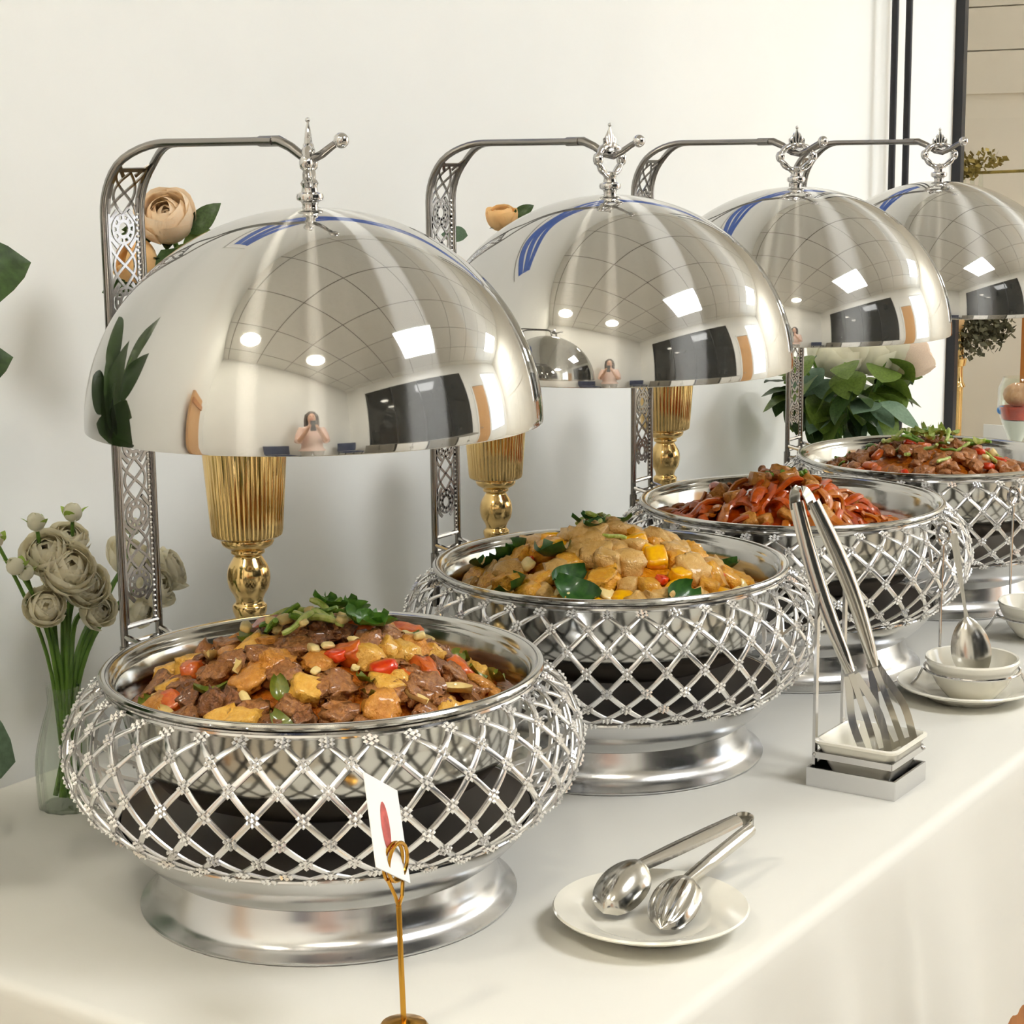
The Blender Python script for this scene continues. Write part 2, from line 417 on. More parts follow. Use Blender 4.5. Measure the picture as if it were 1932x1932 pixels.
def tablecloth():
    rc = 0.012; pts = []
    def edge(a, b, n):
        return [(a[0] + (b[0] - a[0]) * k / n, a[1] + (b[1] - a[1]) * k / n) for k in range(n)]
    corners = [(TX0, TY0), (TX1, TY0), (TX1, TY1), (TX0, TY1)]
    nn = [340, 90, 340, 90]
    for k in range(4): pts += [(p, k) for p in edge(corners[k], corners[(k + 1) % 4], nn[k])]
    nrm = [(0, -1), (1, 0), (0, 1), (-1, 0)]
    m = len(pts); rings = []
    prof = [(-0.010, 0.0), (-0.004, -0.0008), (0.0, -0.004), (0.002, -0.010), (0.003, -0.03), (0.004, -0.07), (0.006, -0.12), (0.007, -0.17), (0.008, -0.22), (0.009, -0.255), (0.0095, -0.276)]
    def nrm_at(i):
        p, k = pts[i]
        # blend at corners
        n = Vector((nrm[k][0], nrm[k][1], 0))
        x, y = p
        for c, (cx, cy) in enumerate(corners):
            d = math.hypot(x - cx, y - cy)
            if d < 0.03:
                a = nrm[c]; b = nrm[c - 1]; n2 = Vector((a[0] + b[0], a[1] + b[1], 0)).normalized()
                n = n.lerp(n2 * 1.2, 1 - d / 0.03)
        return n
    V = []; Fc = []
    for off, dz in prof:
        for i in range(m):
            (x, y), k = pts[i]; n = nrm_at(i)
            s = x if k in (0, 2) else y
            fold = 0.0
            dep = min(1, max(0, (-dz - 0.01) / 0.2))
            if k == 2: amp = 0.0
            else: amp = 0.030
            ph = s * 23 + 2.2 * math.sin(s * 5.1)
            fold = amp * dep * (0.5 + 0.5 * math.sin(ph)) ** 2
            if k == 0: fold += 0.012 * dep * math.exp(-((x - 1.532) / 0.02) ** 2)
            z = dz
            if dz < -0.27: z += 0.006 * abs(math.sin(s * PI / 0.03))
            V.append((x + n.x * (off + fold), min(y + n.y * (off + fold), 1.452), T + z))
    for r in range(len(prof) - 1):
        for i in range(m):
            i2 = (i + 1) % m
            Fc.append((r * m + i, r * m + i2, (r + 1) * m + i2, (r + 1) * m + i))
    Fc.append(tuple(range(m)))
    b = MB(); b.add(V, Fc)
    o = b.obj('tablecloth', 'cloth')
    return tag(o, 'creamy white tablecloth with soft folds and a scalloped hem over the long table', 'tablecloth')
tablecloth()

cr = thing('wooden_crate', 'golden brown wooden crate under the table, past the scalloped hem', 'crate', (2.05, .93, 0))
for k in range(4): MB().box((0, -.17, .06 + .115 * k), (.62, .018, .105)).obj('slat', 'pine', cr, False)
for k in range(4): MB().box((0, .17, .06 + .115 * k), (.62, .018, .105)).obj('slat', 'pine', cr, False)
for s in (-1, 1): MB().box((s * .30, 0, .235), (.02, .32, .45)).obj('end_board', 'pine', cr, False)
MB().box((0, 0, .012), (.58, .32, .02)).obj('bottom_board', 'pine', cr, False)
# ------------------------------------------------------------------ chafing dishes
DISH = [(1.1814, 0.9855), (1.647, 0.9902), (2.0672, 0.9899), (2.4818, 0.9791)]
ORD = ['nearest', 'second', 'third', 'farthest']
FOOD = ['brown beef and potato stew', 'golden chicken and mushroom stew', 'orange braised strips', 'minced pork with chopped greens']

lat_prof = cat_rom([(.1775, .187), (.196, .177), (.2085, .156), (.2125, .136), (.2085, .114), (.195, .0925), (.1735, .0755)], 141)
_d = np.cumsum([0] + [math.dist(lat_prof[i], lat_prof[i + 1]) for i in range(140)]); _d /= _d[-1]
def lat(s):
    """profile (r, z) and outward normal at arc length s"""
    i = int(np.searchsorted(_d, s)); i = min(max(i, 1), 140)
    t = (s - _d[i - 1]) / max(1e-9, _d[i] - _d[i - 1]); a = lat_prof[i - 1]; b = lat_prof[i]
    r = a[0] + (b[0] - a[0]) * t; z = a[1] + (b[1] - a[1]) * t
    dr = b[0] - a[0]; dz = b[1] - a[1]; l = math.hypot(dr, dz)
    return r, z, -dz / l, dr / l
ROWS = [0.045, 0.185, 0.325, 0.465, 0.605, 0.745, 0.875, 0.975]
NS = 36
def strand_mesh(sgn):
    b = MB(); n = 36; pts = []; ups = []
    for i in range(n + 1):
        s = i / n
        row = np.interp(s, ROWS, range(8)) if ROWS[0] <= s <= ROWS[-1] else (0 if s < .5 else 7)
        a = sgn * row * PI / NS
        r, z, nr, nz = lat(s)
        pts.append((r * math.cos(a), r * math.sin(a), z)); ups.append(Vector((nr * math.cos(a), nr * math.sin(a), nz)))
    hw, th = 0.0024, 0.0010
    b.sweep(pts, ups, [(-hw, -th), (hw, -th), (hw, th * .4), (hw * .55, th), (-hw * .55, th), (-hw, th * .4)])
    return b.mesh('strand', 'lattice')
STR = [strand_mesh(1), strand_mesh(-1)]
def stud_mesh():
    b = MB()
    def octa(c, r, h):
        x, y, z = c
        b.add([(x + r, y, z), (x, y + r, z), (x - r, y, z), (x, y - r, z), (x, y, z + h), (x, y, z - h * .5)],
              [(0, 1, 4), (1, 2, 4), (2, 3, 4), (3, 0, 4), (1, 0, 5), (2, 1, 5), (3, 2, 5), (0, 3, 5)])
    octa((0, 0, 0.0013), 0.0017, 0.0016)
    for k in range(6):
        a = k * PI / 3; octa((0.0031 * math.cos(a), 0.0031 * math.sin(a), 0.0009), 0.0015, 0.0014)
    return b.mesh('rhinestone_stud', 'stone', smooth=False)
STUD = stud_mesh()

foot_m = MB().lathe([(.0, .034), (.128, .034), (.136, .036), (.1375, .030), (.1395, .022), (.1435, .013), (.150, .0065), (.1555, .0035), (.1572, .0022), (.1572, .0008), (.155, .0), (.150, .0), (.140, .008)], 96).mesh('foot', 'satin')
shell_m = MB().lathe([(.136, .0362), (.1405, .038), (.148, .0435), (.1565, .051), (.1645, .0595), (.1705, .0680), (.1728, .0735), (.171, .0745), (.165, .067), (.150, .0545)], 96).mesh('lower_shell', 'satin')
basin_m = MB().lathe([(.0, .066), (.10, .066), (.152, .0675), (.166, .0715), (.1695, .0745)], 64).mesh('basin', 'basin_dark')
def ring(R, z, r, n=96, k=8): return [(R + r * math.cos(2 * PI * i / k), z + r * math.sin(2 * PI * i / k)) for i in range(k)]
basket_m = MB()
basket_m.lathe(ring(.1745, .0745, .0020), 96, close=True)
basket_m.lathe(ring(.1765, .1880, .0024), 96, close=True)
basket_m.lathe([(.1735, .186), (.1775, .186), (.1775, .1915), (.1735, .1915)], 96, close=True)
basket_m = basket_m.mesh('basket', 'chrome')
pan_m = MB().lathe([(.0, .098), (.09, .0985), (.120, .102), (.138, .110), (.150, .124), (.1575, .142), (.163, .165), (.1672, .187), (.1700, .1920), (.174, .1938), (.179, .1942), (.1815, .1952), (.1820, .1968), (.1808, .1985), (.1785, .1990), (.176, .1984), (.1725, .1965), (.1690, .1900), (.1645, .165), (.159, .142), (.1515, .125), (.139, .1125), (.12, .1045), (.0, .1005)], 112).mesh('pan', 'pan_steel')

# support frame: two rods on the wall side, meeting in a hook over the lid
PY, PW = 0.2065, 0.0215
ZB, AR = 0.6195, 0.060
def arc_path(x, z0):
    p = [(x, PY, z0)] + [(x, PY, z0 + (ZB - AR - z0) * k / 6) for k in range(1, 7)]
    for k in range(1, 13):
        a = PI / 2 * k / 12
        s = max(0, (a - 0.7) / (PI / 2 - 0.7)); xx = x * (1 - 0.80 * (3 * s * s - 2 * s ** 3) * 0.8)
        p.append((xx, PY - AR + AR * math.cos(a), ZB - AR + AR * math.sin(a)))
    sg = 1 if x > 0 else -1
    p.append((sg * .0035, PY - AR - .03, ZB)); p.append((sg * .0024, PY - AR - .06, ZB)); p.append((sg * .0022, 0.035, ZB))
    return p
rod_m = []
for x in (-PW, PW):
    rod_m.append(MB().tube(arc_path(x, 0.135), 0.0034, 10).mesh('rod', 'gunmetal'))
sleeve_m = MB().tube([(0, 0, 0), (0, 0, .058)], 0.0046, 12).mesh('sleeve', 'gunmetal')
hook_m = MB().tube([(0, .05, ZB), (0, .030, ZB), (0, .018, ZB - .005), (0, .006, ZB - .0125), (0, -.004, ZB - .0145), (0, -.014, ZB - .0105), (0, -.024, ZB - .0045), (0, -.029, ZB - .002)], [.0044, .0044, .0040, .0037, .0036, .0034, .003, .003], 10).mesh('hook', 'gunmetal')
hball_m = MB().ball((0, -.033, ZB - .0005), .0062, 16).mesh('hook_ball', 'chrome')
def bracket_mesh():
    b = MB()
    for s in (-1, 1):
        b.tube([(s * PW, PY, .197), (s * PW * .9, .181, .191)], .0028, 8)
        b.tube([(s * PW, PY, .180), (s * PW * .9, .181, .183)], .0022, 8)
    b.tube([(-PW, PY, .2045), (PW, PY, .2045)], .0026, 8)
    b.tube([(-PW, PY, .190), (PW, PY, .190)], .0022, 8)
    b.tube([(-PW, PY, .176), (PW, PY, .176)], .0020, 8)
    return b.mesh('bracket', 'chrome')
bracket_m = bracket_mesh()
def filigree_mesh():
    """open metalwork strip between the rods; (t across, s along) mapped on the rod path"""
    b = MB(); path = [Vector(p) for p in arc_path(PW, 0.207)]
    cum = [0]
    for i in range(1, len(path)): cum.append(cum[-1] + (path[i] - path[i - 1]).length)
    def P(t, s):
        s = min(max(s, 0), cum[-1] - 1e-6); i = max(1, int(np.searchsorted(cum, s))); i = min(i, len(path) - 1)
        k = (s - cum[i - 1]) / max(1e-9, cum[i] - cum[i - 1]); a = path[i - 1].lerp(path[i], k)
        tn = (path[i] - path[i - 1]).normalized(); return Vector((t, a.y, a.z)), tn
    th = 0.0007
    def strip(pts, wd, closed=False):
        n = len(pts); vs = []
        for i in range(n):
            p = pts[i]; q0 = pts[(i - 1) % n] if closed else pts[max(i - 1, 0)]; q1 = pts[(i + 1) % n] if closed else pts[min(i + 1, n - 1)]
            d = Vector((q1[0] - q0[0], q1[1] - q0[1])); d.normalize() if d.length > 0 else None
            nx, ns = -d.y, d.x
            for e, h in ((-1, -1), (1, -1), (1, 1), (-1, 1)):
                c, tn = P(p[0] + nx * wd / 2 * e, p[1] + ns * wd / 2 * e); out = Vector((1, 0, 0)).cross(tn)
                vs.append(c + out * th * h)
        fs = []
        for i in range(n if closed else n - 1):
            i2 = (i + 1) % n
            for k in range(4): fs.append((i * 4 + k, i * 4 + (k + 1) % 4, i2 * 4 + (k + 1) % 4, i2 * 4 + k))
        b.add(vs, fs)
    Wd = PW - 0.003; per = 0.0615; L = 0.352 + 0.042
    for s in (-1, 1): strip([(s * (Wd - .0012), L * k / 30) for k in range(31)], .0045)
    strip([(-Wd, L), (Wd, L)], .004)
    c = 0.034
    while c < L + 0.03:
        for rr, wd in ((.0068, .0030), (.0122, .0022)):
            pts = [(rr * math.cos(2 * PI * k / 20), c + rr * math.sin(2 * PI * k / 20)) for k in range(20)]
            if c + rr < L + .004: strip(pts, wd, True)
        if c + .012 < L:
            for k in range(10):
                a = 2 * PI * (k + .5) / 10
                strip([(.006 * math.cos(a), c + .006 * math.sin(a)), (min(Wd, .0125) * math.cos(a), c + .0125 * math.sin(a))], .0026)
        for sg in (-1, 1):
            pts = [(sg * (Wd - .002) * math.cos(PI * k / 14), c + .0105 + (per - .021) * k / 14) for k in range(15)]
            pts = [p for p in pts if p[1] < L]
            if len(pts) > 2: strip(pts, .0022)
            pts = [(sg * (Wd - .002) * math.sin(PI * k / 14) * .75, c + .012 + (per - .024) * k / 14) for k in range(15)]
            pts = [p for p in pts if p[1] < L]
            if len(pts) > 2: strip(pts, .0022)
            # the four solid corners round each flower
            for q in (-1, 1):
                pts = [(sg * (Wd - .001), c + q * .004), (sg * .0122, c + q * .010), (sg * .007, c + q * .0155)]
                if 0 < pts[-1][1] < L: strip(pts, .0034)
        c += per
    return b.mesh('filigree_panel', 'gunmetal', smooth=False)
filigree_m = filigree_mesh()
bead_m = MB()
for k in range(76): bead_m.ball((PW - .0052, PY - .0012, .208 + k * .0047), .0013, 6)
bead_m = bead_m.mesh('bead_strip', 'stone')

def make_dish(i):
    x, y = DISH[i]
    d = thing('chafing_dish', f'{ORD[i]} silver chafing dish with studded lattice basket, holding {FOOD[i]}', 'chafing dish', (x, y, T), group='silver chafing dishes in a row')
    link('foot', foot_m, d); link('lower_shell', shell_m, d); link('basin', basin_m, d)
    bk = link('basket', basket_m, d)
    for k in range(NS):
        for q in (0, 1): link('strand', STR[q], bk, rot=(0, 0, 2 * PI * (k + (0 if q == 0 else 0)) / NS))
    for r, s in enumerate(ROWS):
        R, z, nr, nz = lat(s); tilt = math.atan2(nr, nz)
        for k in range(NS):
            a = (2 * k + (r % 2)) * PI / NS
            sc = 1.35 if r not in (0, 7) else 1.5
            o = link('rhinestone_stud', STUD, bk, ((R + .0006 * nr) * math.cos(a), (R + .0006 * nr) * math.sin(a), z + .0006 * nz), (0, tilt, a), sc)
    f = link('support_frame', bracket_m, d); f['label'] = 'chrome bracket and arched frame on the wall side'
    for m in rod_m: link('rod', m, f)
    for sx in (-1, 1): link('sleeve', sleeve_m, f, (sx * PW, PY, .130))
    link('filigree_panel', filigree_m, f); link('bead_strip', bead_m, f)
    link('hook', hook_m, f); link('hook_ball', hball_m, f)
    p = link('food_pan', pan_m, None, (x, y, T)); tag(p, f'round steel food pan of the {ORD[i]} chafing dish under the {FOOD[i]}', 'pan', 'round steel food pans')
for i in range(4): make_dish(i)

# lids
RD, ZD, HD = 0.1826, 0.398, 0.1696
pr = [(RD * math.cos(PI / 2 * k / 48), HD * math.sin(PI / 2 * k / 48)) for k in range(49)]
inn = [(max(0, (RD - .0014)) * math.cos(PI / 2 * k / 48), (HD - .0014) * math.sin(PI / 2 * k / 48)) for k in range(48, -1, -1)]
dome_m = MB().lathe([(RD - .0002, -.0008)] + pr + inn + [(RD - .0012, -.0008)], 160, close=True).mesh('dome', 'dome_steel', weld=True)
def finial_parts():
    base = MB().lathe([(0, -.002), (.0065, -.002), (.0075, .002), (.0062, .006), (.0072, .009), (.0105, .0105), (.0112, .013), (.0105, .0155), (.0068, .0170), (.0062, .021), (.0075, .024), (.0055, .027), (0, .028)], 24)
    for k in range(4):
        a = k * PI / 2 + .4
        base.tube([(.004 * math.cos(a), .004 * math.sin(a), .004), (.012 * math.cos(a), .012 * math.sin(a), .0015), (.019 * math.cos(a + .2), .019 * math.sin(a + .2), -.0008), (.023 * math.cos(a + .35), .023 * math.sin(a + .35), -.0012)], [.003, .0036, .0024, .0012], 8, flat=.55)
        base.ball((.0245 * math.cos(a + .38), .0245 * math.sin(a + .38), -.0010), .0018, 8)
    arms = []
    for s in (-1, 1):
        P = cat_rom([(0, 0, .022), (s * .007, 0, .0245), (s * .0165, 0, .031), (s * .0215, 0, .0395), (s * .0165, 0, .0475), (s * .008, 0, .0525), (0, 0, .0535)], 26)
        R = [.0030 + .0011 * abs(math.sin(k * .62)) + (.0014 if 11 <= k <= 14 else 0) for k in range(26)]
        b = MB().tube(P, R, 10); b.ball((s * .0235, 0, .0405), .0036, 10)
        arms.append(b)
    crown = MB()
    for k in range(5):
        sx = (k - 2) * .0035; hh = .026 - abs(k - 2) * .005
        crown.tube([(sx * .4, 0, .048), (sx * 1.0, 0, .050 + hh * .3), (sx * 1.15, 0, .050 + hh * .6), (sx * .75, 0, .047 + hh)], [.0024, .0034, .0028, .0008], 8, flat=.8, up=(0, 1, 0))
    crown.ball((0, 0, .0735), .0021, 8)
    return base.mesh('finial_base', 'chrome'), [a.mesh('finial_arm', 'chrome') for a in arms], crown.mesh('finial_crown', 'chrome')
FB, FA, FC = finial_parts()
ROT = [math.radians(34), math.radians(-2), math.radians(-38), math.radians(-46)]
for i in range(4):
    x, y = DISH[i]
    lid = thing('dome_lid', f'mirror-polished steel dome lid hung open above the {FOOD[i]}', 'dome lid', (x, y, T + ZD), group='polished dome lids')
    link('dome', dome_m, lid)
    fb = link('finial', FB, lid, (0, 0, HD - .0045), (0, 0, ROT[i]), 0.98)
    for a in FA: link('finial_arm', a, fb)
    link('finial_crown', FC, fb)

# ------------------------------------------------------------------ food
def chunk(name, m, dims, boxy=0.5, rough=0.12, seed=0, cuts=4):
    bm = bmesh.new(); bmesh.ops.create_cube(bm, size=2.0)
    bmesh.ops.subdivide_edges(bm, edges=bm.edges[:], cuts=cuts, use_grid_fill=True)
    off = Vector((seed * 7.3, seed * 3.1, seed * 1.7))
    for v in bm.verts:
        s = v.co.normalized() * 1.15; c = s.lerp(v.co, boxy)
        c = c + noise.noise_vector(c * 1.1 + off) * rough * 2.0 + noise.noise_vector(c * 2.6 + off) * rough * .9 + noise.noise_vector(c * 5.5 + off) * rough * .35
        v.co = Vector((c.x * dims[0], c.y * dims[1], c.z * dims[2]))
    me = bpy.data.meshes.new(name); bm.to_mesh(me); bm.free()
    me.materials.append(MATS[m]); me.polygons.foreach_set('use_smooth', [True] * len(me.polygons))
    return me
def bent(name, m, L, r, bend, seed, flat=1.0, hollow=False):
    rs = random.Random(seed); n = 9
    pts = [((k / (n - 1) - .5) * L, bend * L * math.sin(PI * k / (n - 1)) + rs.uniform(-.06, .06) * r, bend * .4 * L * math.sin(2 * PI * k / (n - 1))) for k in range(n)]
    R = [r * (.8 + .25 * rs.random()) for k in range(n)]; R[0] *= .75; R[-1] *= .75
    return MB().tube(pts, R, 8, flat=flat).mesh(name, m)
def flake(name, m, L, W, curl, seed, lobed=False):
    rs = random.Random(seed)
    def fn(u, v):
        t = u; s = v * 2 - 1
        wd = W * math.sin(PI * (0.06 + .9 * t)) ** .7
        if lobed: wd *= .6 + .5 * abs(math.sin(t * PI * 2.5 + .4))
        return ((t - .5) * L, s * wd, curl * L * (s * s * .5 + (t - .5) ** 2) + .06 * L * math.sin(5 * t + seed))
    b = MB(); b.grid(fn, 8, 4)
    me = b.mesh(name, m); return me

ZS = 0.164                                     # sauce level above the table
def where(hp, x, y):
    # as seen from the camera: right = (.557,-.83), away = (.83,.557)
    a = math.degrees(math.atan2(.83 * x + .557 * y, .557 * x - .83 * y)) % 360
    sec = ['right', 'back right', 'back', 'back left', 'left', 'front left', 'front', 'front right'][int((a + 22.5) // 45) % 8]
    r = math.hypot(x - hp.cx, y - hp.cy)
    return ('near top, ' if r < .05 else 'midway up, ' if r < .10 else 'by rim, ') + sec
class Heap:
    def __init__(s, h, R, cx, cy, p=1.3): s.h, s.R, s.cx, s.cy, s.p = h, R, cx, cy, p
    def z(s, x, y):
        r = math.hypot(x - s.cx, y - s.cy) / s.R
        return ZS + (s.h * (1 - r * r) ** s.p if r < 1 else 0)
def sauce(i, hp, m, label):
    x0, y0 = DISH[i]; b = MB(); nr, na = 26, 72; R = .1625
    vs = [(0, 0, hp.z(0, 0) - .004)]; fs = []
    for j in range(1, nr + 1):
        for k in range(na):
            a = 2 * PI * k / na; r = R * j / nr; x = r * math.cos(a); y = r * math.sin(a)
            lift = hp.z(x, y) - ZS; wob = noise.noise(Vector((x * 55, y * 55, i * 3.0))) * .0045 * min(1, lift / .008)
            vs.append((x, y, ZS + max(0, lift - .004) + wob))
    for k in range(na):
        k2 = (k + 1) % na; fs.append((0, 1 + k, 1 + k2))
        for j in range(nr - 1): fs.append((1 + j * na + k, 1 + (j + 1) * na + k, 1 + (j + 1) * na + k2, 1 + j * na + k2))
    b.add(vs, fs); o = b.obj('sauce', m); o.location = (x0, y0, T)
    tag(o, label, 'sauce', kind='stuff')
def scatter(i, hp, kinds, n, seed, rmax=.150, mind=.0125):
    """kinds: list of (weight, name, meshes, label, category, lift, scale range, rmin, rmax)"""
    rs = random.Random(seed); x0, y0 = DISH[i]; placed = []
    tot = sum(k[0] for k in kinds); tries = 0
    while len(placed) < n and tries < n * 60:
        tries += 1
        q = rs.random() * tot
        for k in kinds:
            q -= k[0]
            if q <= 0: break
        _, name, meshes, label, cat_, lift, sr, r0, r1 = k
        a = rs.random() * 2 * PI; r = math.sqrt(r0 * r0 + rs.random() * (r1 * r1 - r0 * r0))
        x, y = hp.cx + r * math.cos(a), hp.cy + r * math.sin(a)
        if math.hypot(x, y) > rmax: continue
        if any((x - px) ** 2 + (y - py) ** 2 < (mind * (0.75 + .25 * rs.random())) ** 2 for px, py in placed): continue
        placed.append((x, y))
        e = .006; nx = (hp.z(x - e, y) - hp.z(x + e, y)) / (2 * e); ny = (hp.z(x, y - e) - hp.z(x, y + e)) / (2 * e)
        o = link(name, rs.choice(meshes), None, (x0 + x, y0 + y, T + hp.z(x, y) + lift - .0015 + rs.uniform(-.001, .003)))
        n_ = Vector((nx, ny, 1)).normalized(); q0 = Vector((0, 0, 1)).rotation_difference(n_)
        q1 = Euler((rs.uniform(-.45, .45), rs.uniform(-.45, .45), rs.uniform(0, 2 * PI))).to_quaternion()
        o.rotation_euler = (q0 @ q1).to_euler(); s = rs.uniform(*sr); o.scale = (s, s, s)
        tag(o, label + ', ' + where(hp, x, y), cat_, label)
V = lambda fn, n, *a, **k: [fn(*a, seed=s + 1, **k) for s in range(n)]
def CH(name, m, dims, boxy, rough, n=3): return [chunk(name, m, dims, boxy, rough, seed=s * 3 + len(m)) for s in range(n)]

# nearest: beef and potato
h1 = Heap(.058, .148, .004, .006, 1.15)
sauce(0, h1, 'sauce_brown', 'glossy brown gravy in the nearest food pan')
k1 = [(40, 'beef_chunk', CH('beef_chunk', 'beef', (.0120, .0100, .0055), .6, .3, 4) + CH('beef_chunk', 'beef_dark', (.010, .009, .006), .55, .32, 3), 'brown beef chunk in the nearest stew', 'beef', .003, (.75, 1.3), 0, .135),
      (22, 'potato_chunk', CH('potato_chunk', 'potato', (.012, .010, .008), .5, .2, 4) + CH('potato_chunk', 'potato_brown', (.013, .011, .006), .45, .24, 4), 'golden potato chunk in the nearest stew', 'potato', .003, (.8, 1.25), .03, .150),
      (7, 'carrot_chunk', CH('carrot_chunk', 'carrot', (.013, .010, .008), .5, .18, 4), 'orange carrot chunk in the nearest stew', 'carrot', .004, (.75, 1.2), .02, .150),
      (7, 'green_pepper_piece', [flake('green_pepper_piece', 'pepper_green', .026, .008, .35, s) for s in (1, 2, 3)], 'olive green pepper piece in the nearest stew', 'pepper', .006, (.8, 1.2), .02, .15),
      (7, 'onion_slice', [flake('onion_slice', 'garlic', .024, .006, .5, s) for s in (4, 5, 6)] + CH('onion_slice', 'garlic', (.009, .004, .003), .3, .1, 2), 'pale onion slice in the nearest stew', 'onion', .007, (.7, 1.1), 0, .14),
      (7, 'stew_bit', CH('stew_bit', 'garlic', (.0045, .0035, .0025), .4, .2) + CH('stew_bit', 'potato_brown', (.006, .005, .003), .5, .2), 'small pale bit in the nearest stew', 'garlic', .0075, (.7, 1.2), 0, .148),
      (1.5, 'tomato_piece', CH('tomato_piece', 'tomato', (.010, .008, .005), .4, .1), 'red pepper piece in the nearest stew', 'pepper', .006, (.7, 1.1), 0, .1)]
scatter(0, h1, k1, 215, 5, .148, .0128)
# topping of greens on the heap
def topping(i, hp, items, seed, spread, dx=0.0, dy=0.0):
    rs = random.Random(seed); x0, y0 = DISH[i]
    for (name, meshes, cnt, label, cat_, lift) in items:
        for _ in range(cnt):
            x = dx + rs.gauss(0, spread); y = dy + rs.gauss(0, spread)
            o = link(name, rs.choice(meshes), None, (x0 + x, y0 + y, T + hp.z(x, y) + lift + rs.uniform(0, .006)), (rs.uniform(-.5, .5), rs.uniform(-.5, .5), rs.uniform(0, 2 * PI)), rs.uniform(.8, 1.2))
            tag(o, label + (', right' if .557 * (x - dx) - .83 * (y - dy) > 0 else ', left') + (' back' if .83 * (x - dx) + .557 * (y - dy) > 0 else ' front'), cat_, label)
scal = [bent('scallion_piece', 'scallion', .032, .0028, b_, s) for s, b_ in ((1, .05), (2, -.08), (3, .12))] + [bent('scallion_piece', 'scallion_dark', .036, .0026, b_, s) for s, b_ in ((4, .06), (5, -.05))]
cil = [flake('cilantro_leaf', 'cilantro', .030, .013, .35, s, True) for s in (1, 2, 3)]
topping(0, h1, [('scallion_piece', scal, 15, 'cut scallion piece on top of the nearest stew', 'scallion', .013), ('cilantro_leaf', cil, 6, 'green cilantro leaf on top of the nearest stew', 'cilantro', .015),
                ('garlic_bit', CH('garlic_bit', 'garlic', (.005, .004, .003), .3, .1), 14, 'pale garlic bit on top of the nearest stew', 'garlic', .012)], 8, .026, .012, .004)
# second: chicken, mushroom, yellow pepper
h2 = Heap(.054, .150, 0, .008, 1.15)
sauce(1, h2, 'sauce_gold', 'golden orange sauce in the second food pan')
k2 = [(30, 'mushroom_piece', CH('mushroom_piece', 'mushroom', (.014, .012, .009), .2, .2, 5), 'tan mushroom piece in the second pan', 'mushroom', .004, (.75, 1.35), 0, .145),
      (30, 'fried_potato_piece', CH('fried_potato_piece', 'golden_fry', (.013, .011, .008), .5, .2, 4), 'golden fried piece in the second pan', 'potato', .003, (.75, 1.3), .02, .15),
      (10, 'yellow_pepper_piece', CH('yellow_pepper_piece', 'pepper_yellow', (.011, .010, .007), .55, .1, 3), 'bright yellow pepper piece in the second pan', 'pepper', .004, (.7, 1.15), .03, .15),
      (7, 'dark_green_leaf_piece', [flake('dark_green_leaf_piece', 'greens_dark', .036, .014, .4, s) for s in (1, 2, 3)], 'dark green leafy piece in the second pan', 'greens', .008, (.8, 1.3), .03, .14),
      (5, 'red_pepper_piece', CH('red_pepper_piece', 'tomato', (.009, .007, .005), .4, .1), 'small red pepper piece in the second pan', 'pepper', .005, (.6, 1.0), 0, .14),
      (6, 'pale_onion_piece', CH('pale_onion_piece', 'garlic', (.010, .008, .004), .4, .12), 'pale onion piece in the second pan', 'onion', .005, (.7, 1.1), 0, .15)]
scatter(1, h2, k2, 150, 9, .152, .0160)
topping(1, h2, [('mushroom_piece', CH('mushroom_piece', 'mushroom', (.016, .014, .009), .2, .2, 3), 4, 'large pale mushroom piece on top of the second heap', 'mushroom', .010),
                ('leek_slice', [flake('leek_slice', 'greens_dark', .028, .007, .3, s) for s in (7, 8)] + scal[:2], 10, 'green leek slice on top of the second heap', 'leek', .018)], 12, .020, .006, .006)
# third: orange strips
h3 = Heap(.051, .136, -.010, .012, 1.2)
sauce(2, h3, 'sauce_red', 'red-brown oily sauce in the third food pan')
st = [bent('braised_strip', 'strip_orange', .052, .0062, b_, s, .6) for s, b_ in ((1, .12), (2, -.2), (3, .3), (4, .05))] + [bent('braised_strip', 'strip_brown', .046, .0068, b_, s, .55) for s, b_ in ((5, .35), (6, -.15), (7, .2))]
k3 = [(60, 'braised_strip', st, 'orange braised strip in the third pan', 'strip', .004, (.75, 1.2), 0, .135),
      (10, 'tofu_cube', CH('tofu_cube', 'potato_brown', (.010, .009, .008), .8, .08), 'golden brown cube in the third pan', 'tofu', .006, (.8, 1.1), 0, .11)]
scatter(2, h3, k3, 120, 14, .150, .0145)
topping(2, h3, [('peanut', CH('peanut', 'pork', (.006, .0045, .004), .1, .05), 6, 'roasted peanut on top of the third heap', 'peanut', .014), ('scallion_ring', [bent('scallion_ring', 'scallion_dark', .010, .003, .1, s) for s in (1, 2)], 9, 'chopped green scallion on top of the third heap', 'scallion', .015),
                ('tofu_cube', CH('tofu_cube', 'potato_brown', (.011, .010, .008), .8, .08), 3, 'large golden cube on top of the third heap', 'tofu', .010)], 15, .018, -.005, .004)
